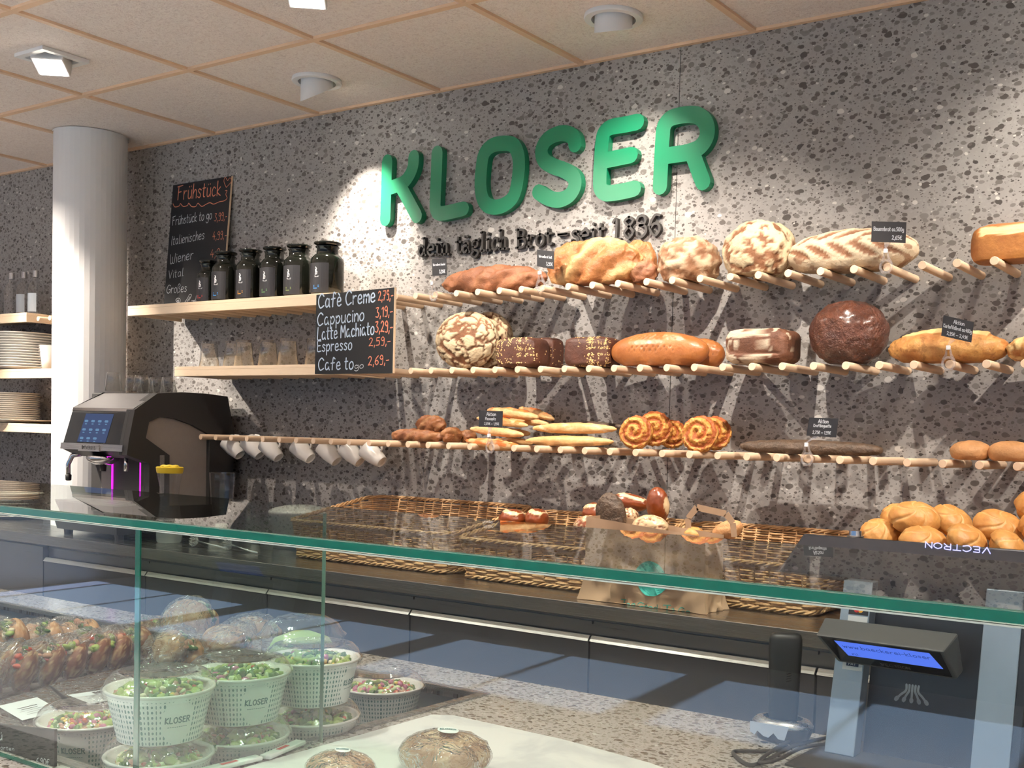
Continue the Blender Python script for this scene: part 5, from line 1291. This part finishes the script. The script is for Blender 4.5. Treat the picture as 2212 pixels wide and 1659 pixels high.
def salad(parent, r, z, seed, n=210, mats=None, wts=None, dome=.018):
    rnd = random.Random(seed); g = G(); wts = wts or [6, 8, 3, 1, 1, 2, 3, 4]
    for k in range(n):
        a = rnd.uniform(0, 2 * PI); q = r * math.sqrt(rnd.random()); m_ = rnd.choices(range(8), wts)[0]
        zz = z + dome * (1 - (q / r) ** 2) * rnd.uniform(.3, 1)
        rot = Matrix.Rotation(rnd.uniform(0, 6), 3, Vector((rnd.uniform(-1, 1), rnd.uniform(-1, 1), rnd.uniform(-1, 1))).normalized())
        sc = (1, .7, .35) if m_ in (0, 1, 7, 6) else (1, .8, .7)
        g.ball((q * math.cos(a), q * math.sin(a), zz), {0: .009, 1: .010, 2: .0035, 3: .0045, 4: .0065, 5: .006, 6: .0065, 7: .007}[m_] * rnd.uniform(.7, 1.3), 7, 5, m_, rot, sc)
    g.lathe([(0, z), (r * 1.02, z)], 20, mi=6)
    return g.make('salad', FOOD, parent, True, kind='stuff')
RB, HB = .0735, .071
def bowl(label, x, y, z, logo=-.28, seed=1, lid=True, wts=None, body=None):
    t = thing('salad_bowl', label, 'salad bowl', (x, y, z), 'patterned paper salad bowls in the cooling tray')
    g = G(); n_ = 72; g.uv = []; prof = [(.056, 0), (RB - .002, HB - .003)]; vs = []
    a0 = logo - PI
    for j, (r, h) in enumerate(prof):
        for k in range(n_ + 1): a = a0 + 2 * PI * k / n_; vs.append((r * math.cos(a), r * math.sin(a), h)); g.uv.append((k / n_, j))
    g.add(vs, [(k, k + 1, n_ + 2 + k, n_ + 1 + k) for k in range(n_)])
    g.make('bowl_wall', M['bowl'], t, True)
    G().lathe([(RB - .003, HB - .004), (RB + .001, HB - .003), (RB + .0018, HB), (RB, HB + .0015), (RB - .004, HB), (.052, .004), (0, .004)], 64).make('bowl_lining', M['porcelain'], t, True)
    G().lathe([(0, .0002), (.056, .0002)], 40).make('bowl_base', M['porcelain'], t)
    def onb_(s, zz): r = .056 + (RB - .002 - .056) * zz / HB + .0006; a = logo + s / r; return Vector((r * math.cos(a), r * math.sin(a), zz))
    st, w = text_strokes('KLOSER', gap=.2); g = G(); kx = .034 / w
    for s in st: g.ribbon([((px_ - w / 2) * kx, .032 + py_ * .0085) for px_, py_ in s], .00085, lambda X, Y, d: onb_(X, Y))
    for q in range(9): g.ribbon([(-.013 + q * .0031, .026), (-.0115 + q * .0031, .026)], .0005, lambda X, Y, d: onb_(X, Y))
    g.make('printed_name', M['teal_ink'], t)
    salad(t, RB - .0165, HB - .008, seed, wts=wts)
    if lid:
        lg = [(RB + .003, HB - .010), (RB + .0045, HB - .003), (RB + .0045, HB + .002), (RB + .001, HB + .0045), (RB - .002, HB + .013), (RB - .010, HB + .021), (RB - .022, HB + .024), (RB - .025, HB + .0215), (0, HB + .0215)]
        G().lathe(lg, 56).make('clear_lid', M['plastic'], t, True, angle=60)
    return t
ZT = .8303
bs = [('large patterned salad bowl, front stack top, nearest the glass edge', (370, 1488), 2, -.25, 11), ('patterned salad bowl with its name in full view, middle stack top', (546, 1455), 2, -.30, 12), ('patterned salad bowl behind the pane edge, third stack top', (678, 1419), 2, .35, 13)]
pos = []
for lab, (u, v), k, lg, sd in bs:
    P = at(u, v, z=ZT + 2 * HB + .0245); P.x = min(P.x, 2.6655); pos.append(P)
for (lab, _, k, lg, sd), P, low in zip(bs, pos, ('patterned salad bowl at the bottom of the front stack', 'patterned salad bowl at the bottom of the middle stack', 'patterned salad bowl at the bottom of the third stack')):
    bowl(low, P.x, P.y, ZT, lg - .1, sd + 20); bowl(lab, P.x, P.y, ZT + HB + .0245, lg, sd)
P = at(190, 1551, z=ZT + HB); bowl('single low salad bowl with pink radish at the left beside the price sign', P.x, P.y, ZT, -.9, 31, wts=[3, 4, 5, 3, 4, 1, 3, 3])
P = at(826, 1480, z=ZT + HB); bowl('single small salad bowl at the right end of the row', P.x, P.y, ZT, .9, 32, wts=[3, 2, 2, 3, 3, 1, 3, 4])
P = at(652, 1373, z=ZT + .155)
t = thing('salad_bowl', 'clear round plastic bowl full of pale green salad with a domed lid', 'salad bowl', (P.x, P.y - .0, ZT))
M['green_food'] = plain('pale_green_salad', (.40, .52, .20), .6)
G().lathe([(0, 0), (.05, 0), (.066, .05), (.073, .150), (.080, .153)], 48).make('clear_bowl', M['plastic'], t, True, angle=60)
G().lathe([(0, .003), (.047, .003), (.062, .05), (.066, .12), (.05, .15), (.02, .162), (0, .164)], 40).make('green_salad', M['green_food'], t, True)
G().lathe([(.080, .154), (.081, .158), (.074, .163), (.066, .178), (.045, .190), (.018, .194), (.014, .192), (0, .192)], 48).make('domed_lid', M['plastic'], t, True, angle=60)

# ------------------------------------------------------------------ wrapped sandwiches
B['sand_dark'] = bread_mat('sandwich_crust_dark', (.13, .04, .018), (.30, .11, .045), (.50, .33, .17), .5, 12, .6)
B['sand_pale'] = bread_mat('sandwich_crust_pale', (.36, .17, .07), (.56, .32, .15), (.66, .46, .27), .5, 10, .4)
M['wrap_dark'] = plain('wine_red_sleeve', (.075, .018, .018), .5)
M['ham'] = plain('ham', (.62, .34, .30), .45)
def sandwich(label, u, v, wpx, kind, tilt, yaw, seed, z=ZT, grp='sandwiches wrapped in clear film', sleeve=False, hgt=1.0, thick=1.0):
    P = at(u, v, z=z); dist = (P - CAM).dot(FWD); L_ = wpx * dist / FPX / 2; rnd = random.Random(seed)
    t = thing('wrapped_sandwich', label, 'sandwich', (P.x, P.y, z + .001), grp)
    mt = B['sand_dark'] if kind == 'dark' else B['sand_pale']
    M4 = Matrix.Rotation(yaw, 4, 'Z') @ Matrix.Rotation(tilt, 4, 'X')
    up = L_ * .62 * hgt
    parts = []
    for s in (-1, 1):
        g = loaf_mesh(L_, .021 * thick, L_ * 1.15 * hgt, 2.3, 2.0, (30, 20), f_patch(-.25, 3, .3, .001, seed + s), .10, seed + s, flat=.97)
        g.v = [tuple(M4 @ Vector((p[0], p[1] + s * .019 * thick, p[2]))) for p in g.v]
        parts.append((g, 'bun_half', mt))
    g = G()
    for k in range(34 if kind == 'pale' else 16):
        x = rnd.uniform(-.85, .85) * L_; zz = L_ * 1.12 * hgt * (math.sqrt(max(0, 1 - (x / L_) ** 2)) * .5 + .5) * rnd.uniform(.80, .99)
        g.ball(M4 @ Vector((x, rnd.uniform(-.01, .01) * thick, zz)), rnd.uniform(.007, .013), 7, 5, rnd.choices([0, 1, 5, 6, 3], [5, 3, 2, 2, 1 if kind == 'pale' else 2])[0], Matrix.Rotation(rnd.uniform(0, 6), 3, 'X'), (1, .5, .8))
    parts.append((g, 'filling', FOOD))
    zmin = min(min(p[2] for p in g.v) for g, _, _ in parts)
    for g, n_, m_ in parts:
        g.v = [(p[0], p[1], p[2] - zmin + .004) for p in g.v]
        g.make(n_, m_, t, True, kind='stuff' if n_ == 'filling' else None)
    # film: crumpled shell with a twisted tail
    g = G(); S_, R2 = 40, 26; vs = []
    top = max(max(p[2] for p in g_.v) for g_, _, _ in parts); ctr_ = Vector((sum(p[0] for p in parts[0][0].v) / len(parts[0][0].v), sum(p[1] for p in parts[0][0].v) / len(parts[0][0].v), top / 2))
    for j in range(R2 + 1):
        ph = PI * j / R2
        for k in range(S_):
            th = 2 * PI * k / S_; d = Vector((math.sin(ph) * math.cos(th), math.sin(ph) * math.sin(th), -math.cos(ph)))
            p = Vector((L_ * 1.08 * d.x, (.045 + .01 * abs(d.z)) * thick * d.y, top * .56 * d.z)); p.rotate(Matrix.Rotation(yaw, 3, 'Z'))
            p += d * (.010 * noise.noise(d * 2.2 + Vector((seed, 0, 0))) + .006 * abs(noise.noise(d * 6 + Vector((0, seed, 0)))) + .003 * abs(noise.noise(d * 14)))
            p += ctr_; p.y += math.sin(tilt) * -(p.z - top / 2) * .8 * math.cos(yaw); p.z = max(p.z, .0008); vs.append(p)
    g.add(vs, [(j * S_ + k, j * S_ + (k + 1) % S_, (j + 1) * S_ + (k + 1) % S_, (j + 1) * S_ + k) for j in range(R2) for k in range(S_)])
    g.make('clear_film', M['bag'], t, True)
    if sleeve:
        g = G(); pts = []
        vs = []
        for j in range(2):
            for k in range(18):
                th = PI * k / 17 + PI; p = Vector((L_ * .92 * math.cos(th), -.043 * abs(math.sin(th)) * thick, .004 + j * L_ * .75)); p.rotate(Matrix.Rotation(yaw, 3, 'Z')); p.y += ctr_.y * (1 if j else .4); vs.append(p)
        g.add(vs, [(k, k + 1, 19 + k, 18 + k) for k in range(17)]).make('paper_sleeve', M['wrap_dark'], t, True)
    return t
sw = [('wrapped dark sandwich nearest the left edge beside the price sign', 20, 1500, 110, 'dark', -.35, -.75, 1, True), ('wrapped dark sandwich, second from the left in the front row', 78, 1490, 105, 'dark', -.35, -.75, 2, True),
      ('wrapped dark sandwich, third from the left in the front row', 130, 1478, 100, 'dark', -.35, -.75, 3, True), ('wrapped dark sandwich, fourth from the left in the front row', 180, 1466, 100, 'dark', -.35, -.75, 4, True), ('wrapped dark sandwich at the right end of the front row', 226, 1455, 92, 'dark', -.35, -.75, 5, True)]
for lab, u, v, w, kd, tl, yw, sd, sl in sw: sandwich(lab, u, v, w, kd, tl, yw, sd, sleeve=sl, hgt=1.5, thick=.9)
sw2 = [('wrapped ham sandwich at the back left with lettuce showing', 20, 1430, 120, 'pale', .15, -.4, 6), ('wrapped pale roll at the back, second from the left', 95, 1420, 100, 'pale', .1, -.5, 7), ('wrapped pale pointed roll in the middle of the back row', 175, 1412, 95, 'pale', .1, -.3, 8), ('wrapped reddish roll behind the green pane edge', 285, 1432, 100, 'dark', .1, -.3, 9),
       ('wrapped tall sandwich with salad standing behind the pane', 405, 1408, 110, 'pale', -.25, .5, 10), ('wrapped sandwich with egg in front of the tall one', 365, 1462, 115, 'pale', -.5, -.3, 11), ('wrapped pale sandwich lying low behind the middle bowls', 470, 1452, 110, 'pale', -.9, .1, 12), ('wrapped sandwich with lettuce left of the clear green bowl', 545, 1418, 105, 'pale', -.3, .4, 13), ('wrapped reddish roll at the back right of the pane edge', 330, 1395, 80, 'dark', .1, .2, 14), ('crumpled wrapped roll between the front row and the pane edge', 240, 1440, 80, 'pale', .1, .4, 15)]
for lab, u, v, w, kd, tl, yw, sd in sw2: sandwich(lab, u, v, w, kd, tl, yw, sd, hgt=1.6 if sd == 10 else 1.2, thick=1.15)

# black film-covered platters with paper labels, and the price sign
M['paper'] = plain('label_paper', (.74, .75, .78), .6)
M['print_dark'] = plain('print_dark', (.06, .06, .07), .6)
for lab, pc, lc, nm in (('black film covered platter with a white label at the left edge', [(-60, 1530), (105, 1482), (175, 1548), (-20, 1600)], [(-5, 1525), (80, 1506), (133, 1535), (48, 1556)], ''), ('black film covered platter with a bakery label behind the left salad bowl', [(105, 1478), (250, 1445), (300, 1490), (180, 1530)], [(146, 1501), (228, 1489), (270, 1507), (195, 1520)], 'KLOSER')):
    t = thing('food_platter', lab, 'platter', (0, 0, 0), 'black platters under film'); zt = ZT + .032
    c = [at(u, v, z=zt) for u, v in pc]
    G().prism([Vector((p.x, p.y, ZT)) for p in c], (0, 0, .031)).make('black_tray', M['black'], t, bevel=.002)
    g = G(); n_ = 14; vs = []
    for j in range(n_ + 1):
        for i in range(n_ + 1):
            a, b = i / n_, j / n_; p = (c[3].lerp(c[2], a)).lerp(c[0].lerp(c[1], a), b); e = min(a, 1 - a, b, 1 - b); vs.append(p + Vector((0, 0, .0004 + min(.004, e * .05) + .0012 * noise.noise(p * 60))))
    g.add(vs, [(j * (n_ + 1) + i, j * (n_ + 1) + i + 1, (j + 1) * (n_ + 1) + i + 1, (j + 1) * (n_ + 1) + i) for j in range(n_) for i in range(n_)]).make('film_cover', M['bag'], t, True)
    l = [at(u, v, z=zt + .0065) for u, v in lc]
    lo = G().prism(l, (0, 0, -.0003)).make('paper_label', M['paper'], t)
    g = G(); e1 = l[1] - l[0]; e2 = l[0] - l[3]
    base_ = l[3]; ex = l[2] - l[3]; ey = l[0] - l[3]
    if nm: write(g, nm, base_ + ex * .62 + ey * .7, base_ + ex * .98 + ey * .7, ey.length * .16, .1, up=ey.normalized(), out=(0, 0, 1))
    else: g.ribbon([(0, 0), (.012, 0)], .0022, lambda x, y, d: base_ + ex * .42 + ey * .84 + ex.normalized() * x + Vector((0, 0, .0006)))
    for q in range(5):
        w_ = [.5, .42, .62, .36, .5][q]; yy = .6 - q * .1
        g.ribbon([(0, 0), (w_, 0)], .0007 if q > 1 else .0012, lambda x, y, d: base_ + ex * (.5 - w_ / 2 + x) + ey * (yy) + ey.normalized() * y + Vector((0, 0, .0006)))
    g.make('printed_text', M['print_dark'], lo)
SY = -2.248
c = [at(u, v, y=SY) for u, v in ((-90, 1556), (118, 1576), (117, 1690), (-90, 1690))]; c[3].z = c[2].z = .8806
t = thing('price_sign', 'black price sign reading 6,90 standing at the lower left behind the front glass', 'price sign', (0, 0, 0))
G().prism(c, (0, .004, 0)).make('sign_board', M['card'], t)
g = G(); write(g, '6,90\u20ac', at(79, 1650, y=SY), at(107, 1654, y=SY), .0095, .07); write(g, '\u00fc', at(-2, 1598, y=SY), at(5, 1598, y=SY), .012, .08); write(g, 'verschiedene Sorten', at(-78, 1607, y=SY), at(31, 1622, y=SY), .0055, .08)
g.make('lettering', M['chalk_white'], t)
# white price rails with red marks
for i, (u, v, u2, v2) in enumerate(((572, 1640, 650, 1606), (430, 1672, 560, 1640))):
    t = thing('label_rail', ['white label rail with a red mark right of the stacked bowls', 'white label rail with a red mark cut by the bottom edge'][i], 'label rail', (0, 0, 0), 'white label rails at the tray front')
    a, b = at(u, v, z=.884), at(u2, v2, z=.884); a.z = b.z = .8838; d = (b - a); nn_ = Vector((-d.y, d.x, 0)).normalized() * .009
    o = G().prism([a - nn_, b - nn_, b + nn_, a + nn_], (0, 0, .006)).make('rail', M['white'], t, bevel=.0015)
    G().prism([a + d * .35 - nn_ * .4 + Vector((0, 0, .0062)), a + d * .62 - nn_ * .4 + Vector((0, 0, .0062)), a + d * .62 + nn_ * .4 + Vector((0, 0, .0062)), a + d * .35 + nn_ * .4 + Vector((0, 0, .0062))], (0, 0, .0003)).make('red_mark', INK['red'], t)
# two wrapped brown rolls with round stickers on the parchment
M['sticker'] = plain('round_sticker', (.80, .80, .80), .5)
for i, (u, v, w, lab) in enumerate(((960, 1668, 200, 'large wrapped brown roll with a round bakery sticker on the parchment'), (735, 1690, 150, 'smaller wrapped brown roll with a round sticker at the bottom edge'))):
    P = at(u, v, z=.882); r = w * (P - CAM).dot(FWD) / FPX / 2
    t = thing('wrapped_roll', lab, 'roll', (P.x, P.y, .8822), 'wrapped brown rolls on the parchment')
    g = loaf_mesh(r, r * .85, r * .95, 2.2, 2.1, (56, 36), f_patch(-.2, 2, .4, .001, i), .06, 130 + i, flat=.8); zt = max(p[2] for p in g.v)
    g.make('bread_body', B['sand_pale'], t, True)
    g = loaf_mesh(r * 1.04, r * .89, r * .98, 2.2, 2.1, (56, 36), lambda d, p, th, ph: (.002 * abs(noise.noise(d * 12)), 0), .06, 130 + i, flat=.8); g.tone = None
    g.make('clear_film', M['bag'], t, True)
    def dome(x, y): q = Vector((x, y, 0)); h = zt * (.52 + .5 * math.sqrt(max(0, 1 - (x / r) ** 2 - (y / (r * .86)) ** 2))); return h + .0015
    g = G(); vs = []
    for j in range(6):
        for k in range(20): rr = r * .25 * j / 5; x, y = rr * math.cos(2 * PI * k / 20) + r * .12, rr * math.sin(2 * PI * k / 20) * .8 - r * .05; vs.append((x, y, dome(x, y) + .003))
    s_ = g.add(vs, [(j * 20 + k, j * 20 + (k + 1) % 20, (j + 1) * 20 + (k + 1) % 20, (j + 1) * 20 + k) for j in range(5) for k in range(20)]).make('round_sticker', M['sticker'], t, True)
    st, wd = text_strokes('KLOSER'); g = G(); kx = r * .34 / wd; ca, sa = math.cos(.58), math.sin(.58)
    for s in st:
        def fn(X, Y, d): x = r * .12 + X * ca - Y * sa; y = -r * .05 + X * sa + Y * ca; return Vector((x, y, dome(x, y) + .0038))
        g.ribbon([((px_ - wd / 2) * kx, (py_ - .5) * r * .07) for px_, py_ in s], .0006, fn)
    g.make('printed_name', M['teal_ink'], s_)

# ------------------------------------------------------------------ till, customer display, handset
M['till_grey'] = grainy('till_grey_metal', (.34, .40, .48), .35, .05, 30, metal=.4)
M['till_dark'] = plain('till_dark', (.028, .030, .036), .25)
t = thing('till', 'dark cash till seen from behind with two light grey uprights', 'till', (0, 0, 0))
def slab(x0, x1, yb, yt, zb, zt, th):
    return [(x0, yb, zb), (x1, yb, zb), (x1, yb + th, zb), (x0, yb + th, zb), (x0, yt, zt), (x1, yt, zt), (x1, yt + th, zt), (x0, yt + th, zt)]
up1 = G().hull8(slab(3.388, 3.436, -1.482, -1.425, .884, 1.150, .03)).make('upright', M['till_grey'], t, bevel=.0015)
up2 = G().hull8(slab(3.605, 3.660, -1.455, -1.405, .884, 1.155, .06)).make('upright', M['till_grey'], t, bevel=.0015)
G().hull8(slab(3.660, 3.672, -1.452, -1.400, .884, 1.155, .10)).make('side_cheek', M['till_dark'], t)
dk = G().hull8(slab(3.436, 3.605, -1.440, -1.400, .884, 1.155, .08)).make('back_panel', M['till_dark'], t)
G().box(3.365, -1.58, .8803, 3.80, -1.38, .8838).make('base_plate', M['black_soft'], t)
sc_ = G().hull8([(3.262, -1.40, 1.150), (3.86, -1.40, 1.150), (3.86, -1.20, 1.120), (3.262, -1.20, 1.120), (3.300, -1.385, 1.216), (3.86, -1.385, 1.216), (3.86, -1.18, 1.165), (3.262, -1.25, 1.178)]).make('screen_housing', M['till_dark'], t, bevel=.003)
kp = at(1845, 1163, y=-1.365)
G().lathe([(0, 1.212), (.014, 1.212), (.0145, 1.216), (.0105, 1.217), (.0100, 1.2245), (0, 1.2245)], 24, (kp.x, -1.36, 0)).make('lock_button', M['chrome'], t, True, angle=40)
g = G(); a, b = at(2140, 1186, y=-1.389), at(2000, 1173, y=-1.389); write(g, 'VECTRON', a + Vector((0, -.001, .002)), b + Vector((0, -.001, .002)), .009, .09, up=(0, 0, -1)); g.make('glowing_name', emit('logo_glow', (.45, .45, 1.0), 1.6), t)
# emblem on the back panel: five splayed strokes
g = G(); ec = at(1968, 1500, y=-1.43)
for k in range(5):
    s_ = k - 2
    pts = [(s_ * .0048, .013), (s_ * .0048, .004), (s_ * .0085, -.003), (s_ * .0115, -.010)]
    g.ribbon([tuple(p) for p in cr(pts, 4)], .0018, lambda x, y, d: Vector((ec.x + x, -1.44 + (ec.z + y - .884) / .271 * .04 - .0006, ec.z + y)))
    g.ribbon([(s_ * .0110, -.0085), (s_ * .0122, -.0115)], .0031, lambda x, y, d: Vector((ec.x + x, -1.44 + (ec.z + y - .884) / .271 * .04 - .0006, ec.z + y)))
g.make('emblem', plain('emblem_grey', (.22, .24, .28), .5), t)
def onup(x, z): return Vector((x, -1.482 + (z - .884) / .266 * .057 - .0006, z))
def sticker(nm, x0, x1, z0, z1, mat, lab=None): return G().add([onup(x0, z0), onup(x1, z0), onup(x1, z1), onup(x0, z1)], [(0, 1, 2, 3)]).make(nm, mat, up1, label=lab)
sticker('sticker', 3.402, 3.434, 1.098, 1.112, plain('sticker_black', (.02, .02, .025), .4), 'black sticker with red and yellow circles')
for cx_, m_ in ((3.415, plain('circle_red', (.55, .02, .02), .5)), (3.421, plain('circle_yellow', (.75, .35, .02), .5))):
    g = G(); g.add([onup(cx_ + .0045 * math.cos(2 * PI * k / 20), 1.106 + .0045 * math.sin(2 * PI * k / 20)) + Vector((0, -.0004 - (.0002 if cx_ < 3.418 else 0), 0)) for k in range(20)], [tuple(range(20))]); g.make('circle_mark', m_, up1)
sticker('sticker', 3.402, 3.434, 1.066, 1.096, M['paper'], 'white payment sticker')
g = G(); write(g, 'VPAY', onup(3.405, 1.072) + Vector((0, -.0006, 0)), onup(3.431, 1.072) + Vector((0, -.0006, 0)), .011, .12); g.make('sticker_lettering', M['print_dark'], up1)
sticker('sticker', 3.402, 3.434, 1.013, 1.034, M['paper'], 'white sticker with a blue field')
G().add([onup(3.408, 1.019) + Vector((0, -.0004, 0)), onup(3.428, 1.019) + Vector((0, -.0004, 0)), onup(3.428, 1.027) + Vector((0, -.0004, 0)), onup(3.408, 1.027) + Vector((0, -.0004, 0))], [(0, 1, 2, 3)]).make('blue_field', plain('sticker_navy', (.03, .05, .12), .5), up1)
g = G(); write(g, 'PAY', onup(3.412, 1.021) + Vector((0, -.001, 0)), onup(3.424, 1.021) + Vector((0, -.001, 0)), .004, .12); g.make('sticker_lettering', M['paper'], up1)

t = thing('customer_display', 'tilted blue lit customer display fixed in front of the dark till', 'display', (0, 0, 0))
bodyc = [(3.402, -1.470, 1.026), (3.585, -1.470, 1.024), (3.590, -1.454, 1.035), (3.385, -1.454, 1.035), (3.382, -1.520, 1.0725), (3.578, -1.520, 1.0715), (3.585, -1.475, 1.094), (3.378, -1.475, 1.095)]
G().hull8(bodyc).make('display_housing', plain('display_grey', (.085, .085, .085), .5), t, bevel=.003)
def dp(a, b, lift=.0012):
    """a across 0..1, b 0 bottom..1 top on the tilted face"""
    p = Vector(bodyc[0]).lerp(Vector(bodyc[1]), a).lerp(Vector(bodyc[4]).lerp(Vector(bodyc[5]), a), b)
    return p + Vector((0, -.66, .75)) * 0 + Vector((0, -.678, .735)) * -lift * -1 * .0 + Vector((0, -lift, lift * .6))
G().add([dp(.03, .06), dp(.97, .06), dp(.97, .95), dp(.03, .95)], [(0, 1, 2, 3)]).make('dark_window', M['black_gloss'], t)
G().add([dp(.15, .32, .002), dp(.93, .32, .002), dp(.88, .86, .002), dp(.13, .86, .002)], [(0, 1, 2, 3)]).make('lit_screen', emit('lcd_blue', (.085, .155, .72), 1.15), t)
g = G(); upd = (dp(.5, 1) - dp(.5, 0)).normalized()
write(g, 'www.baeckerei-kloser', dp(.17, .62, .0028), dp(.87, .62, .0028), .0085, .075, up=upd); write(g, 'ni.', dp(.20, .36, .0028), dp(.26, .36, .0028), .007, .08, up=upd)
g.make('screen_lettering', emit('lcd_dark', (.03, .06, .30), 1.0), t)
g = G(); write(g, 'VECTRON', dp(.40, .11, .002), dp(.64, .11, .002), .0065, .075, up=upd); g.make('name_lettering', plain('name_grey', (.12, .11, .10), .5), t)

hx0 = at(1691, 1560, y=-1.44).x
t = thing('cordless_handset', 'black cordless handset standing upright in a steel ringed cradle', 'handset', (hx0, -1.44, .8805))
g = G(); S_ = 28
for z, wx, wy in ((.034, .0235, .0125), (.06, .0245, .0130), (.12, .0262, .0135), (.155, .0272, .0138), (.166, .0268, .0128), (.1725, .0245, .0105), (.1755, .018, .006)):
    g.v += [(wx * sgn(math.cos(2 * PI * k / S_), .5), wy * sgn(math.sin(2 * PI * k / S_), .6), z) for k in range(S_)]
g.f = [(j * S_ + k, j * S_ + (k + 1) % S_, (j + 1) * S_ + (k + 1) % S_, (j + 1) * S_ + k) for j in range(6) for k in range(S_)] + [tuple(range(6 * S_, 7 * S_))]; g.mi = [0] * len(g.f)
hb = g.make('handset_body', M['black'], t, True, angle=60); hb.rotation_euler = (0, 0, .45)
g = G()
for k in range(4): g.ribbon([(-.003, .098 + k * .004), (.004, .100 + k * .004)], .0006, lambda x, y, d: Vector((x + .006, -.0142, y)))
o = g.make('speaker_slots', M['black_gloss'], t); o.rotation_euler = (0, 0, .45)
g = G()
for z, r in ((0, .036), (.004, .040), (.018, .045), (.024, .046)): g.v += [(r * math.cos(2 * PI * k / 36) * 1.12, r * math.sin(2 * PI * k / 36) * .8, z) for k in range(36)]
g.f = [(j * 36 + k, j * 36 + (k + 1) % 36, (j + 1) * 36 + (k + 1) % 36, (j + 1) * 36 + k) for j in range(3) for k in range(36)] + [tuple(range(108, 144))]; g.mi = [0] * len(g.f)
cb = g.make('cradle', M['black'], t, True, angle=50)
g = G()
for z, r in ((.0242, .046), (.027, .0465), (.034, .041), (.037, .032), (.0365, .030)): g.v += [(r * math.cos(2 * PI * k / 36) * 1.12, r * math.sin(2 * PI * k / 36) * .8, z + .0) for k in range(36)]
g.f = [(j * 36 + k, j * 36 + (k + 1) % 36, (j + 1) * 36 + (k + 1) % 36, (j + 1) * 36 + k) for j in range(4) for k in range(36)]; g.mi = [0] * len(g.f)
g.make('steel_ring', M['steel'], t, True)
g = G()
pl_ = [(-.048, .034), (-.048, .018), (-.040, .013), (-.036, .020), (-.026, .012), (-.018, .010), (-.010, .018), (-.002, .009), (.008, .008), (.010, .015), (.014, .030)]  # jagged outline of a thin pale blue sheet before the cradle front
def onc(x, z): return Vector((x, -.040 - .0 * x, z))
g.add([onc(x, z) for x, z in pl_] + [onc(x, z) + Vector((0, .002, 0)) for x, z in pl_], [tuple(range(11)), tuple(reversed(range(11, 22)))] + [(i, (i + 1) % 11, 11 + (i + 1) % 11, 11 + i) for i in range(11)])
o = g.make('pale_patch', plain('patch_pale_blue', (.50, .55, .66), .4), t); o.rotation_euler = (0, 0, .3)
for i, (pts, lab) in enumerate((([(1700, 1612), (1660, 1622), (1610, 1622), (1584, 1624), (1597, 1640), (1622, 1652), (1660, 1640), (1710, 1612), (1790, 1592)], 'dark cable looping out in front of the handset cradle'), ([(1705, 1610), (1668, 1630), (1640, 1655), (1680, 1650), (1730, 1625), (1790, 1615)], 'second dark cable curling below the handset cradle'))):
    w_ = [at(u, v, z=.884) for u, v in pts]; w_ = [Vector((p.x, p.y, .8838 + .0065 * i)) for p in w_]
    tag(G().tube(cr(w_, 6), .003, 8).make('cable', M['black_soft'], None, True), lab, 'cable', 'cables by the handset')
